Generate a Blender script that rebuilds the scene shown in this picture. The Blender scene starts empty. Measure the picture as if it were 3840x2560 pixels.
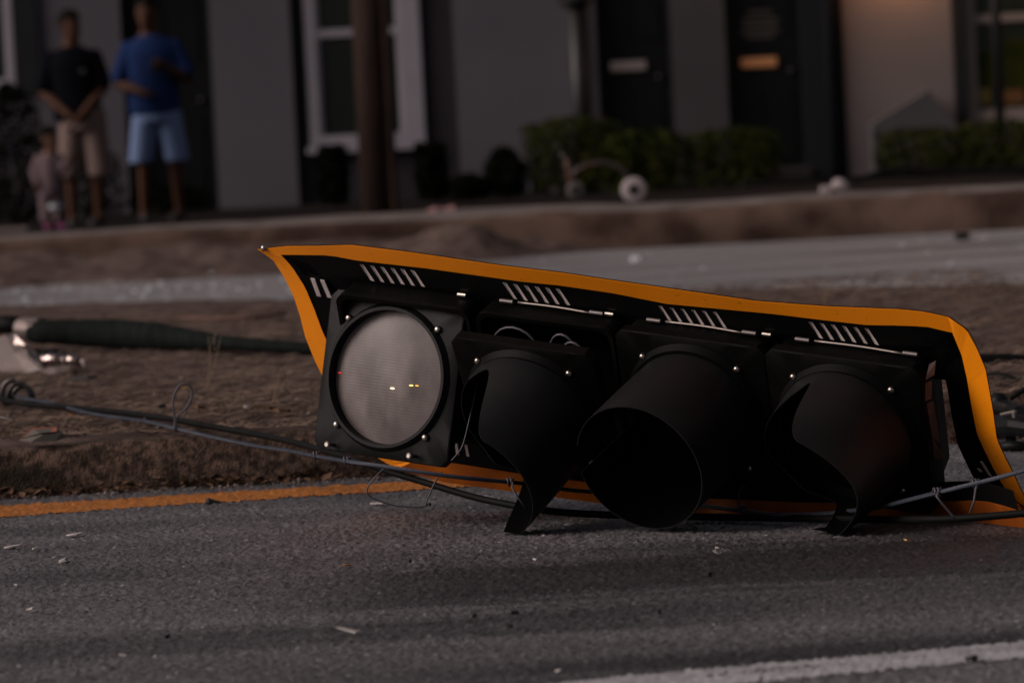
import bpy, bmesh, math, random
import numpy as np
from mathutils import Vector, Matrix, noise

random.seed(7); RNG = np.random.default_rng(7)
scene = bpy.context.scene
C = scene.collection
R = math.radians

# ------------------------------------------------------------------ camera
CAM_H, LENS, PITCH, ROLL = 0.9, 150.0, math.atan(857 / 16000.0), 0.05
FWD = Vector((0, math.cos(PITCH), -math.sin(PITCH)))
UP0 = Vector((0, math.sin(PITCH), math.cos(PITCH)))
RT = Vector((1, 0, 0)) * math.cos(ROLL) - UP0 * math.sin(ROLL)
UP = UP0 * math.cos(ROLL) + Vector((1, 0, 0)) * math.sin(ROLL)
cam_data = bpy.data.cameras.new('camera')
cam_data.lens = LENS; cam_data.sensor_width = 36.0
cam_data.clip_start = 0.1; cam_data.clip_end = 3000
cam_data.dof.use_dof = True; cam_data.dof.focus_distance = 9.05; cam_data.dof.aperture_fstop = 5.0
cam = bpy.data.objects.new('camera', cam_data); C.objects.link(cam)
m = Matrix((RT, UP, -FWD)).transposed().to_4x4(); m.translation = (0, 0, CAM_H)
cam.matrix_world = m
scene.camera = cam
scene.render.resolution_x, scene.render.resolution_y = 1024, 682

# ------------------------------------------------------------------ sky, sun, exposure
SUN_EL, SUN_AZ = R(30), R(-106)          # azimuth measured from +Y towards +X
world = bpy.data.worlds.new('World'); scene.world = world; world.use_nodes = True
wn = world.node_tree.nodes; wl = world.node_tree.links
bg = wn['Background']
sky = wn.new('ShaderNodeTexSky'); sky.sky_type = 'NISHITA'; sky.sun_disc = False
sky.sun_elevation = SUN_EL; sky.sun_rotation = SUN_AZ
sky.air_density = 1.0; sky.dust_density = 4.0; sky.ozone_density = 1.0
hs = wn.new('ShaderNodeHueSaturation'); hs.inputs['Saturation'].default_value = 0.25
tint = wn.new('ShaderNodeMix'); tint.data_type = 'RGBA'; tint.blend_type = 'MULTIPLY'
tint.inputs['Factor'].default_value = 1.0
tint.inputs['B'].default_value = (1.0, 0.91, 0.95, 1)
wl.new(sky.outputs['Color'], hs.inputs['Color']); wl.new(hs.outputs['Color'], tint.inputs['A'])
wl.new(tint.outputs['Result'], bg.inputs['Color']); bg.inputs['Strength'].default_value = 0.058
sun_data = bpy.data.lights.new('sun', 'SUN'); sun_data.energy = 2.5; sun_data.angle = R(40)
sun_data.color = (1.0, 0.85, 0.765)
sun = bpy.data.objects.new('sun', sun_data); C.objects.link(sun)
sd = Vector((math.sin(SUN_AZ) * math.cos(SUN_EL), math.cos(SUN_AZ) * math.cos(SUN_EL), math.sin(SUN_EL)))
sun.rotation_euler = sd.to_track_quat('Z', 'Y').to_euler(); sun.location = sd * 30
scene.view_settings.view_transform = 'Standard'; scene.view_settings.look = 'None'
scene.view_settings.gamma = 1.0; scene.view_settings.use_curve_mapping = False
scene.view_settings.exposure = -0.27
scene.cycles.use_denoising = True
scene.cycles.max_bounces = 6

# ------------------------------------------------------------------ helpers
K = 1.632653                                   # 2352-wide viewing pixels -> photo pixels
def ray(px, py):
    x = (px * K - 1920) / 16000.0; y = (1280 - py * K) / 16000.0
    return FWD + RT * x + UP * y
O_CAM = Vector((0, 0, CAM_H))
def G(px, py, z=0.0):                          # point of a horizontal plane
    d = ray(px, py); return O_CAM + d * ((z - CAM_H) / d.z)
def A(px, py, Y):                              # point of a plane facing the street at distance Y
    d = ray(px, py); return O_CAM + d * (Y / d.y)
def PL(px, py, o, n):                          # point of any plane
    d = ray(px, py); return O_CAM + d * ((o - O_CAM).dot(n) / d.dot(n))

class MB:
    def __init__(s): s.v = []; s.f = []; s.smooth = False
    def add(s, vs, fs):
        b = len(s.v); s.v += [Vector(v) for v in vs]; s.f += [tuple(b + i for i in f) for f in fs]; return s
    def box(s, lo, hi, M=None):
        x0, y0, z0 = lo; x1, y1, z1 = hi
        vs = [(x0,y0,z0),(x1,y0,z0),(x1,y1,z0),(x0,y1,z0),(x0,y0,z1),(x1,y0,z1),(x1,y1,z1),(x0,y1,z1)]
        if M is not None: vs = [M @ Vector(v) for v in vs]
        return s.add(vs, [(0,3,2,1),(4,5,6,7),(0,1,5,4),(1,2,6,5),(2,3,7,6),(3,0,4,7)])
    def tube(s, pts, r, sides=8, cap=True):
        pts = [Vector(p) for p in pts]; n = len(pts)
        rs = r if isinstance(r, (list, tuple)) else [r] * n
        t0 = (pts[1] - pts[0]).normalized()
        a = t0.orthogonal().normalized(); vs = []
        for i in range(n):
            t = (pts[min(i+1, n-1)] - pts[max(i-1, 0)]).normalized()
            a = (a - t * a.dot(t)).normalized(); b = t.cross(a)
            for k in range(sides):
                w = 2 * math.pi * k / sides
                vs.append(pts[i] + (a * math.cos(w) + b * math.sin(w)) * rs[i])
        fs = [(i*sides+k, i*sides+(k+1) % sides, (i+1)*sides+(k+1) % sides, (i+1)*sides+k) for i in range(n-1) for k in range(sides)]
        if cap: fs += [tuple(range(sides-1, -1, -1)), tuple((n-1)*sides + k for k in range(sides))]
        return s.add(vs, fs)
    def rings(s, rings, cap=True):             # loft through rings of equal length
        k = len(rings[0]); vs = [p for r_ in rings for p in r_]; n = len(rings)
        fs = [(i*k+j, i*k+(j+1) % k, (i+1)*k+(j+1) % k, (i+1)*k+j) for i in range(n-1) for j in range(k)]
        if cap: fs += [tuple(range(k-1, -1, -1)), tuple((n-1)*k+j for j in range(k))]
        return s.add(vs, fs)
    def ball(s, c, r, sx=1, sy=1, sz=1, seg=10):
        c = Vector(c); rg = []
        for i in range(1, seg):
            a = math.pi * i / seg
            rg.append([c + Vector((math.sin(a)*math.cos(b)*r*sx, math.sin(a)*math.sin(b)*r*sy, -math.cos(a)*r*sz)) for b in [2*math.pi*k/seg for k in range(seg)]])
        return s.rings(rg)
    def build(s, name, mat, parent=None, base=None, smooth=False, bevel=0, autos=None):
        base = Vector(base) if base is not None else Vector((0, 0, 0))
        me = bpy.data.meshes.new(name); me.from_pydata([tuple(v - base) for v in s.v], [], s.f); me.update()
        if smooth or s.smooth: me.shade_smooth()
        o = bpy.data.objects.new(name, me); C.objects.link(o)
        if mat: me.materials.append(mat)
        if parent is not None: o.parent = parent
        else: o.location = base
        if bevel:
            b = o.modifiers.new('bevel', 'BEVEL'); b.width = bevel; b.segments = 2; b.limit_method = 'ANGLE'
        return o
def tag(o, label, cat, group=None):
    o['label'] = label; o['category'] = cat
    if group: o['group'] = group
    return o
def struct(o): o['kind'] = 'structure'; return o
def stuff(o): o['kind'] = 'stuff'; return o
def thing(name, loc, label, cat, group=None):
    o = bpy.data.objects.new(name, None); C.objects.link(o); o.location = loc; o.empty_display_size = .1
    tag(o, label, cat, group); return o
def spline(pts, n=8):                          # Catmull-Rom through points
    P = [Vector(p) for p in pts]; P = [P[0]*2-P[1]] + P + [P[-1]*2-P[-2]]; out = []
    for i in range(1, len(P)-2):
        for k in range(n):
            t = k / n; a, b, c, d = P[i-1], P[i], P[i+1], P[i+2]
            out.append(.5*((2*b) + (c-a)*t + (2*a-5*b+4*c-d)*t*t + (3*b-a-3*c+d)*t**3))
    out.append(P[-2]); return out
def vnoise(x, y, seed=0):                      # vectorised value noise, about -1..1
    xi = np.floor(x).astype(np.int64); yi = np.floor(y).astype(np.int64); xf = x-xi; yf = y-yi
    def h(a, b):
        k = (a*374761393 + b*668265263 + seed*974711) & 0x7fffffff
        k = ((k ^ (k >> 13))*1274126177) & 0x7fffffff
        return ((k ^ (k >> 16)) & 0xffff)/32768.0 - 1
    u = xf*xf*(3-2*xf); v = yf*yf*(3-2*yf)
    return (h(xi,yi)*(1-u)+h(xi+1,yi)*u)*(1-v) + (h(xi,yi+1)*(1-u)+h(xi+1,yi+1)*u)*v
def fbm(x, y, f, oct=4, seed=0):
    s = 0; a = 1
    for i in range(oct): s = s + a*vnoise(x*f, y*f, seed+i*17); a *= .5; f *= 2.03
    return s
def grid_mesh(name, X, Y, Z, mat, keep=None, smooth=True):
    ny, nx = X.shape
    co = np.stack([X, Y, Z], -1).reshape(-1, 3).astype(np.float32)
    i = (np.arange(ny-1)[:, None]*nx + np.arange(nx-1)[None]).ravel()
    F = np.stack([i, i+1, i+nx+1, i+nx], -1)
    if keep is not None:
        F = F[keep.ravel()]
        used = np.zeros(len(co), bool); used[F.ravel()] = True
        idx = np.cumsum(used)-1; co = co[used]; F = idx[F]
    me = bpy.data.meshes.new(name)
    me.vertices.add(len(co)); me.vertices.foreach_set('co', co.ravel())
    me.loops.add(F.size); me.loops.foreach_set('vertex_index', F.ravel().astype(np.int32))
    me.polygons.add(len(F)); me.polygons.foreach_set('loop_start', (np.arange(len(F))*4).astype(np.int32))
    me.update(calc_edges=True)
    if smooth: me.shade_smooth()
    me.materials.append(mat)
    o = bpy.data.objects.new(name, me); C.objects.link(o); return o

# ------------------------------------------------------------------ materials
def mat(name, col, rough=.6, metal=0, col2=None, scale=20, bump=0, bscale=None, spec=.5, detail=4, ramp=(.35, .65), coat=0, rvar=0, stretch=None):
    mt = bpy.data.materials.new(name); mt.use_nodes = True
    nt = mt.node_tree; b = nt.nodes['Principled BSDF']
    b.inputs['Base Color'].default_value = (*col, 1); b.inputs['Roughness'].default_value = rough
    b.inputs['Metallic'].default_value = metal; b.inputs['Specular IOR Level'].default_value = spec
    b.inputs['Coat Weight'].default_value = coat
    tc = nt.nodes.new('ShaderNodeTexCoord'); src = tc.outputs['Object']
    if stretch:
        mp = nt.nodes.new('ShaderNodeMapping'); mp.inputs['Scale'].default_value = stretch
        nt.links.new(src, mp.inputs['Vector']); src = mp.outputs['Vector']
    if col2 is not None or rvar:
        n = nt.nodes.new('ShaderNodeTexNoise'); n.inputs['Scale'].default_value = scale; n.inputs['Detail'].default_value = detail
        nt.links.new(src, n.inputs['Vector'])
        if col2 is not None:
            r = nt.nodes.new('ShaderNodeValToRGB'); r.color_ramp.elements[0].position, r.color_ramp.elements[1].position = ramp
            r.color_ramp.elements[0].color = (*col, 1); r.color_ramp.elements[1].color = (*col2, 1)
            nt.links.new(n.outputs['Fac'], r.inputs['Fac']); nt.links.new(r.outputs['Color'], b.inputs['Base Color'])
        if rvar:
            mr = nt.nodes.new('ShaderNodeMapRange'); mr.inputs['To Min'].default_value = rough-rvar; mr.inputs['To Max'].default_value = rough+rvar
            nt.links.new(n.outputs['Fac'], mr.inputs['Value']); nt.links.new(mr.outputs['Result'], b.inputs['Roughness'])
    if bump:
        n2 = nt.nodes.new('ShaderNodeTexNoise'); n2.inputs['Scale'].default_value = bscale or scale*4; n2.inputs['Detail'].default_value = 6
        bp = nt.nodes.new('ShaderNodeBump'); bp.inputs['Strength'].default_value = bump; bp.inputs['Distance'].default_value = .01
        nt.links.new(src, n2.inputs['Vector']); nt.links.new(n2.outputs['Fac'], bp.inputs['Height']); nt.links.new(bp.outputs['Normal'], b.inputs['Normal'])
    return mt

def asphalt_mat(name, dark, light, rough, shade_scuff=False):
    mt = bpy.data.materials.new(name); mt.use_nodes = True; nt = mt.node_tree; N = nt.nodes; L = nt.links
    b = N['Principled BSDF']; tc = N.new('ShaderNodeTexCoord')
    vo = N.new('ShaderNodeTexVoronoi'); vo.inputs['Scale'].default_value = 130
    L.new(tc.outputs['Object'], vo.inputs['Vector'])
    rp = N.new('ShaderNodeValToRGB'); e = rp.color_ramp.elements
    e[0].position = .0; e[0].color = (*dark, 1); e[1].position = 1; e[1].color = (*[c*3.4 for c in light], 1)
    k = e.new(.55); k.color = (*light, 1); k = e.new(.86); k.color = (*[c*1.2 for c in light], 1)
    L.new(vo.outputs['Color'], rp.inputs['Fac'])
    # broad streaky tone variation running along the road
    mp = N.new('ShaderNodeMapping'); mp.inputs['Scale'].default_value = (.35, 1.5, 1); mp.inputs['Rotation'].default_value = (0, 0, R(-11))
    L.new(tc.outputs['Object'], mp.inputs['Vector'])
    n = N.new('ShaderNodeTexNoise'); n.inputs['Scale'].default_value = 1.3; n.inputs['Detail'].default_value = 3
    L.new(mp.outputs['Vector'], n.inputs['Vector'])
    mr = N.new('ShaderNodeMapRange'); mr.inputs['From Min'].default_value = .3; mr.inputs['From Max'].default_value = .7
    mr.inputs['To Min'].default_value = .5; mr.inputs['To Max'].default_value = 1.4
    L.new(n.outputs['Fac'], mr.inputs['Value'])
    mx = N.new('ShaderNodeMix'); mx.data_type = 'RGBA'; mx.blend_type = 'MULTIPLY'; mx.inputs['Factor'].default_value = 1
    L.new(rp.outputs['Color'], mx.inputs['A']); L.new(mr.outputs['Result'], mx.inputs['B'])
    out = mx.outputs['Result']
    if shade_scuff:
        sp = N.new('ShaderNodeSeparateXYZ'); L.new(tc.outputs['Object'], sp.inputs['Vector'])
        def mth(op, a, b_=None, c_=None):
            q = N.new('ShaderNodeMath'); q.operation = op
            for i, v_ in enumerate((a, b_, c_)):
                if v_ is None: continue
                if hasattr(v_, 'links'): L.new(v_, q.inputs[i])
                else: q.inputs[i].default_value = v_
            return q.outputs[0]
        def band(off, wid, x0_, x1_, depth):      # soft shade painted in with streaky rubber marks along the lane
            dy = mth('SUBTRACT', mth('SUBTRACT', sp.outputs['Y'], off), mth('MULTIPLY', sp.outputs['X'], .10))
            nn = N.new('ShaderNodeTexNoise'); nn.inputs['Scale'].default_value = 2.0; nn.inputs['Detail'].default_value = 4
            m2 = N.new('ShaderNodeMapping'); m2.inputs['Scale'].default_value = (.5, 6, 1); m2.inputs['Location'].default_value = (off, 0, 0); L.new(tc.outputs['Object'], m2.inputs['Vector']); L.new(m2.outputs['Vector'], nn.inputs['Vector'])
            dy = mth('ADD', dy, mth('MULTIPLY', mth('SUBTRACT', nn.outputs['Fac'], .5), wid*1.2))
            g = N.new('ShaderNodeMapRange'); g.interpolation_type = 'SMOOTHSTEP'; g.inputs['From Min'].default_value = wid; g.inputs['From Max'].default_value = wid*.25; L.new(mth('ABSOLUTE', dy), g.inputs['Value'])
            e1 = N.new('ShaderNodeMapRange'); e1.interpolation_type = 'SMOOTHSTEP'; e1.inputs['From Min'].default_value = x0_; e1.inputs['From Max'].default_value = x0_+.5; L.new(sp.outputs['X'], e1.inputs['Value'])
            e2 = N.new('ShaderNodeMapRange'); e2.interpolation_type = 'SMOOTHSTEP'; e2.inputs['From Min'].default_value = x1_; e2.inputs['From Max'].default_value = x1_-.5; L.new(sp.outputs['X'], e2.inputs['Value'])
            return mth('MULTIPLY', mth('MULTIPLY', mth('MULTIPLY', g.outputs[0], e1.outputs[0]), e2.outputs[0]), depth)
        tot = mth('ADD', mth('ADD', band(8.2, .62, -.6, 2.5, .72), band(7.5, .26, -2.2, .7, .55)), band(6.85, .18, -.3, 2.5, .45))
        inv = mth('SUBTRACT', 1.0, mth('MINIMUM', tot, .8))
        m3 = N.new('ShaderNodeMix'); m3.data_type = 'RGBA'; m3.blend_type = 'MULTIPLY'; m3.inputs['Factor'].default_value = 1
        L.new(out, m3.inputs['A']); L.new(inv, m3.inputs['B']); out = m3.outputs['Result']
    L.new(out, b.inputs['Base Color'])
    b.inputs['Roughness'].default_value = rough
    n3 = N.new('ShaderNodeTexNoise'); n3.inputs['Scale'].default_value = 260; n3.inputs['Detail'].default_value = 3
    L.new(tc.outputs['Object'], n3.inputs['Vector'])
    bp = N.new('ShaderNodeBump'); bp.inputs['Strength'].default_value = .5; bp.inputs['Distance'].default_value = .004
    L.new(n3.outputs['Fac'], bp.inputs['Height']); L.new(bp.outputs['Normal'], b.inputs['Normal'])
    return mt

M = {}
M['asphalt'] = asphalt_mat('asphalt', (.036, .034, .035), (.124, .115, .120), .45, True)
M['asphalt_far'] = asphalt_mat('worn_asphalt', (.10, .094, .095), (.21, .20, .20), .6)
M['yellow_paint'] = mat('yellow_road_paint', (.46, .155, .018), .6, col2=(.33, .115, .02), scale=14, bump=.3, bscale=300)
M['white_paint'] = mat('white_road_paint', (.44, .43, .45), .6, col2=(.28, .27, .28), scale=9, bump=.3, bscale=300)
M['soil'] = mat('dry_soil', (.062, .042, .036), .95, col2=(.126, .090, .077), scale=9, bump=.5, bscale=160, spec=.1, detail=9)
M['kerb'] = mat('weathered_concrete', (.040, .027, .021), .95, col2=(.17, .112, .084), scale=45, bump=1, bscale=160, spec=.15, detail=9, ramp=(.38, .66))
M['kerb_far'] = mat('old_kerb_concrete', (.050, .030, .023), .95, col2=(.125, .082, .064), scale=3, bump=.6, bscale=30, spec=.1)
M['pave'] = mat('pavement_concrete', (.11, .088, .080), .9, col2=(.18, .15, .14), scale=4, bump=.3, bscale=40, spec=.2)
M['bed'] = mat('planting_soil', (.008, .006, .0055), .95, col2=(.016, .012, .010), scale=5, bump=.6, bscale=40, spec=.1)
M['straw'] = mat('dead_grass', (.085, .058, .046), .9, col2=(.16, .115, .088), scale=3, spec=.1)
M['weed'] = mat('weed_straw', (.24, .17, .11), .9)
M['leaf_dry'] = mat('dry_leaf', (.075, .042, .026), .9, col2=(.16, .095, .062), scale=6, spec=.1)
M['pebble'] = mat('pebble', (.10, .075, .062), .9, col2=(.24, .20, .18), scale=9, spec=.2)
M['black_front'] = mat('black_section_front', (.0020, .0021, .0020), .5, col2=(.0065, .0064, .0060), scale=4, bump=.15, bscale=300, spec=.07, ramp=(.45, .85), detail=8)
M['black_shell'] = mat('black_painted_housing', (.0022, .0023, .0022), .45, col2=(.0045, .0047, .0045), scale=6, bump=.12, bscale=500, spec=.06, rvar=.08)
M['black_door'] = mat('scuffed_black_door', (.0040, .0040, .0042), .45, col2=(.0085, .0083, .0088), scale=5, bump=.12, bscale=500, spec=.14, rvar=.08)
M['visor'] = mat('matt_black_visor', (.0075, .0077, .0082), .44, col2=(.019, .0188, .0188), scale=5, bump=.15, bscale=400, spec=.2, ramp=(.45, .9), detail=9)
M['plate'] = mat('black_backplate', (.0016, .0016, .0016), .5, col2=(.003, .003, .003), scale=5, spec=.12)
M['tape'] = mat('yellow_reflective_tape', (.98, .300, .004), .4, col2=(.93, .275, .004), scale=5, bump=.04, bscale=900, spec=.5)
def scratch(mt, dark, amount, stretch, sc, lo):
    nt = mt.node_tree; N = nt.nodes; L = nt.links; b = N['Principled BSDF']; tc = N.new('ShaderNodeTexCoord'); mp = N.new('ShaderNodeMapping'); mp.inputs['Scale'].default_value = stretch
    L.new(tc.outputs['Object'], mp.inputs['Vector']); n = N.new('ShaderNodeTexNoise'); n.inputs['Scale'].default_value = sc; n.inputs['Detail'].default_value = 8; n.inputs['Roughness'].default_value = .65
    L.new(mp.outputs['Vector'], n.inputs['Vector']); mr = N.new('ShaderNodeMapRange'); mr.inputs['From Min'].default_value = lo; mr.inputs['From Max'].default_value = lo+.06; mr.inputs['To Max'].default_value = amount
    L.new(n.outputs['Fac'], mr.inputs['Value']); mx = N.new('ShaderNodeMix'); mx.data_type = 'RGBA'; mx.inputs['B'].default_value = (*dark, 1)
    src = b.inputs['Base Color'].links[0].from_socket; L.new(src, mx.inputs['A']); L.new(mr.outputs['Result'], mx.inputs['Factor']); L.new(mx.outputs['Result'], b.inputs['Base Color'])
scratch(M['kerb'], (.020, .017, .012), .85, (.9, .9, 2.2), 1.6, .47)
scratch(M['tape'], (.30, .10, .01), .55, (9, 9, 22), 5, .63)
scratch(M['visor'], (.028, .026, .024), .6, (5, 5, 14), 6, .66)
scratch(M['black_door'], (.034, .032, .030), .6, (12, 12, 4), 5, .66)
M['tape_grimy'] = mat('grimy_reflective_tape', (.50, .125, .004), .5, col2=(.26, .06, .006), scale=9, detail=8, spec=.3)  # shade on the lower strip put in as a darker mottled orange
M['fin'] = mat('bare_louvre_metal', (.60, .52, .50), .5, metal=.1, col2=(.46, .39, .37), scale=30)
M['steel'] = mat('zinc_screw', (.36, .33, .29), .3, metal=1)
M['hinge'] = mat('dull_hinge', (.16, .145, .14), .5, metal=.8)
M['rod'] = mat('bright_steel_rod', (.30, .26, .24), .5, metal=1)
M['strand'] = mat('galvanised_strand', (.050, .058, .080), .5, metal=.35, col2=(.030, .036, .05), scale=14)
M['rubber'] = mat('black_cable_rubber', (.0035, .0038, .0035), .6, col2=(.006, .0063, .006), scale=12, spec=.1)
M['sleeve'] = mat('dark_cloth_sleeve', (.004, .006, .0055), .8, col2=(.008, .012, .0105), scale=10, bump=.5, bscale=60, spec=.08, stretch=(6, 1, 1))
M['chrome'] = mat('crumpled_bright_metal', (.34, .28, .26), .32, metal=1, bump=.25, bscale=25)
M['alu'] = mat('dull_aluminium', (.19, .155, .145), .5, metal=.6, bump=.2, bscale=40)
M['coil'] = mat('steel_spiral', (.11, .10, .095), .4, metal=.7, col2=(.05, .045, .045), scale=20)
M['wire'] = mat('thin_tie_wire', (.075, .070, .080), .5, metal=.4)
M['pinkmetal'] = mat('primed_bracket', (.16, .11, .10), .35, metal=.6, bump=.2, bscale=60)
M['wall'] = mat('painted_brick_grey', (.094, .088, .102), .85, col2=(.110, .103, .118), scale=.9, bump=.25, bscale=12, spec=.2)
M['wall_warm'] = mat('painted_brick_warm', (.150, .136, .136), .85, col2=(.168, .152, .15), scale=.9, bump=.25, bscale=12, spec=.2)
def brick_relief(mt):
    nt = mt.node_tree; N = nt.nodes; b = N['Principled BSDF']; tc = N.new('ShaderNodeTexCoord'); mp = N.new('ShaderNodeMapping')
    mp.inputs['Rotation'].default_value = (R(90), 0, 0); nt.links.new(tc.outputs['Object'], mp.inputs['Vector'])
    br = N.new('ShaderNodeTexBrick'); br.inputs['Scale'].default_value = 1; br.inputs['Brick Width'].default_value = .22; br.inputs['Row Height'].default_value = .075; br.inputs['Mortar Size'].default_value = .008
    nt.links.new(mp.outputs['Vector'], br.inputs['Vector']); bp = N.new('ShaderNodeBump'); bp.inputs['Strength'].default_value = 1; bp.inputs['Distance'].default_value = .012; bp.invert = True
    nt.links.new(br.outputs['Fac'], bp.inputs['Height']); nt.links.new(bp.outputs['Normal'], b.inputs['Normal'])
brick_relief(M['wall']); brick_relief(M['wall_warm'])
M['bay'] = mat('dark_bay_panel', (.026, .023, .028), .8, col2=(.032, .029, .034), scale=1.5, spec=.2)
M['bay2'] = mat('mid_grey_panel', (.055, .051, .056), .8, col2=(.063, .058, .063), scale=1.5, spec=.2)
M['frame'] = mat('white_window_frame', (.27, .25, .285), .5, col2=(.30, .28, .315), scale=3)
M['framew'] = mat('cream_window_frame', (.24, .20, .18), .5)  # warm lamp light put into this frame's colour
M['door'] = mat('black_green_door', (.0045, .0050, .0048), .5, spec=.2)
M['trim'] = mat('dark_trim', (.012, .0135, .015), .7, spec=.2)
M['brass'] = mat('polished_copper_slot', (.80, .36, .15), .35, metal=.3)  # orange reflected light put into the slot's base colour
M['step'] = mat('worn_step', (.013, .011, .0105), .9)
M['slot'] = mat('satin_mail_slot', (.55, .46, .42), .3, metal=.75)
M['postblack'] = mat('black_iron', (.008, .008, .009), .5)
M['glassdark'] = mat('window_glass', (.012, .016, .014), .12, spec=.5)
M['glassgreen'] = mat('window_glass_green', (.020, .027, .012), .2, col2=(.009, .013, .008), scale=2.2, spec=.5)
M['yellow_item'] = mat('yellow_item', (.17, .12, .015), .6)
M['orange_item'] = mat('orange_item', (.13, .055, .012), .6)
M['wood'] = mat('creosoted_wood', (.048, .028, .022), .85, col2=(.026, .017, .014), scale=5, bump=.6, bscale=30, spec=.15, stretch=(6, 6, .6))
M['leaf'] = mat('shrub_leaf', (.010, .015, .002), .75, col2=(.036, .042, .004), scale=3, spec=.08)
M['leafdark'] = mat('dark_shrub_leaf', (.0022, .0034, .0017), .9, col2=(.0048, .0062, .003), scale=5, spec=.05)
M['stem'] = mat('shrub_stem', (.03, .02, .014), .9)
M['greyslab'] = mat('grey_bulkhead', (.065, .060, .063), .8, col2=(.072, .067, .07), scale=2)
M['skin'] = mat('brown_skin', (.062, .027, .016), .65, spec=.15)
M['skin2'] = mat('light_brown_skin', (.15, .075, .047), .55, spec=.35)
M['hair'] = mat('dark_hair', (.005, .004, .0035), .85, spec=.1)
M['navy'] = mat('navy_polo', (.0028, .0032, .0055), .9, spec=.05)
M['blue'] = mat('blue_tshirt', (.011, .025, .088), .9, spec=.08)
M['khaki'] = mat('khaki_shorts', (.165, .118, .106), .85, spec=.2)
M['lightblue'] = mat('light_blue_shorts', (.15, .21, .37), .85, spec=.2)
M['pinkish'] = mat('pale_pink_knit', (.135, .096, .104), .9, spec=.08)
M['eye'] = mat('eye_dark', (.01, .01, .01), .3)
M['shoe'] = mat('black_shoe', (.012, .011, .012), .6)
M['pinkshoe'] = mat('magenta_shoe', (.16, .02, .10), .7)
M['whiteband'] = mat('white_band', (.40, .42, .46), .7)
M['phone'] = mat('phone_black', (.006, .006, .007), .3)
M['shard'] = mat('pale_plastic_shard', (.46, .42, .40), .45)
M['glassbit'] = mat('broken_glass', (.42, .44, .46), .2)
M['shardor'] = mat('amber_shard', (.42, .20, .05), .4)
M['dark_bit'] = mat('black_debris', (.010, .010, .010), .6)
M['rust'] = mat('rust', (.11, .055, .042), .8)
M['brick_red'] = mat('packet_red', (.24, .075, .045), .7, col2=(.12, .06, .05), scale=14)
M['packet_grey'] = mat('packet_grey', (.10, .09, .075), .8, col2=(.06, .06, .05), scale=20)
M['wheel_white'] = mat('white_wheel', (.36, .31, .31), .6)
M['wheel_dim'] = mat('dusty_wheel', (.07, .06, .058), .7)
M['scooter_frame'] = mat('scooter_frame', (.035, .028, .028), .4)
M['orangeplastic'] = mat('orange_scooter', (.085, .026, .014), .5)
M['pinkbit'] = mat('pink_debris', (.26, .13, .13), .7)

def lens_material():
    mt = bpy.data.materials.new('prismatic_lens'); mt.use_nodes = True; nt = mt.node_tree; N = nt.nodes; L = nt.links
    b = N['Principled BSDF']; b.inputs['Base Color'].default_value = (.20, .18, .185, 1); b.inputs['Roughness'].default_value = .5
    b.inputs['Coat Weight'].default_value = .08; b.inputs['Coat Roughness'].default_value = .25; b.inputs['Specular IOR Level'].default_value = .3
    tc = N.new('ShaderNodeTexCoord'); sp = N.new('ShaderNodeSeparateXYZ'); L.new(tc.outputs['UV'], sp.inputs['Vector'])
    def wave(out, f):
        a = N.new('ShaderNodeMath'); a.operation = 'MULTIPLY'; a.inputs[1].default_value = f; L.new(out, a.inputs[0])
        s = N.new('ShaderNodeMath'); s.operation = 'SINE'; L.new(a.outputs[0], s.inputs[0]); return s.outputs[0]
    w1 = wave(sp.outputs['Y'], 2*math.pi*44); w2 = wave(sp.outputs['X'], 2*math.pi*44)
    h = N.new('ShaderNodeMath'); h.operation = 'MULTIPLY'; h.inputs[1].default_value = .45; L.new(w2, h.inputs[0])
    ad = N.new('ShaderNodeMath'); ad.operation = 'ADD'; L.new(w1, ad.inputs[0]); L.new(h.outputs[0], ad.inputs[1])
    bp = N.new('ShaderNodeBump'); bp.inputs['Strength'].default_value = .12; bp.inputs['Distance'].default_value = .0008
    L.new(ad.outputs[0], bp.inputs['Height']); L.new(bp.outputs['Normal'], b.inputs['Normal'])
    n = N.new('ShaderNodeTexNoise'); n.inputs['Scale'].default_value = 3; n.inputs['Detail'].default_value = 7
    mpv = N.new('ShaderNodeMapping'); mpv.inputs['Scale'].default_value = (1.3, .8, 1); mpv.inputs['Rotation'].default_value = (0, 0, R(8)); L.new(tc.outputs['UV'], mpv.inputs['Vector']); L.new(mpv.outputs['Vector'], n.inputs['Vector'])
    r = N.new('ShaderNodeValToRGB'); r.color_ramp.elements[0].position = .35; r.color_ramp.elements[1].position = .7
    r.color_ramp.elements[0].color = (.085, .071, .069, 1); r.color_ramp.elements[1].color = (.195, .165, .160, 1)
    L.new(n.outputs['Fac'], r.inputs['Fac'])
    gr = N.new('ShaderNodeMapRange'); gr.inputs['From Min'].default_value = -1.4; gr.inputs['From Max'].default_value = 1.4
    gr.inputs['To Min'].default_value = .93; gr.inputs['To Max'].default_value = 1.04; L.new(ad.outputs[0], gr.inputs['Value'])
    mx = N.new('ShaderNodeMix'); mx.data_type = 'RGBA'; mx.blend_type = 'MULTIPLY'; mx.inputs['Factor'].default_value = 1
    L.new(r.outputs['Color'], mx.inputs['A']); L.new(gr.outputs['Result'], mx.inputs['B']); L.new(mx.outputs['Result'], b.inputs['Base Color'])
    return mt
M['lens'] = lens_material()
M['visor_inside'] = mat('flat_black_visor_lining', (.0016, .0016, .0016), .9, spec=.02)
M['lensdark'] = mat('unlit_dark_lens', (.003, .0026, .0024), .4, spec=.1)
def emat(name, col, s):
    mt = bpy.data.materials.new(name); mt.use_nodes = True; b = mt.node_tree.nodes['Principled BSDF']
    b.inputs['Base Color'].default_value = (*col, 1); b.inputs['Emission Color'].default_value = (*col, 1); b.inputs['Emission Strength'].default_value = s
    return mt

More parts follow.
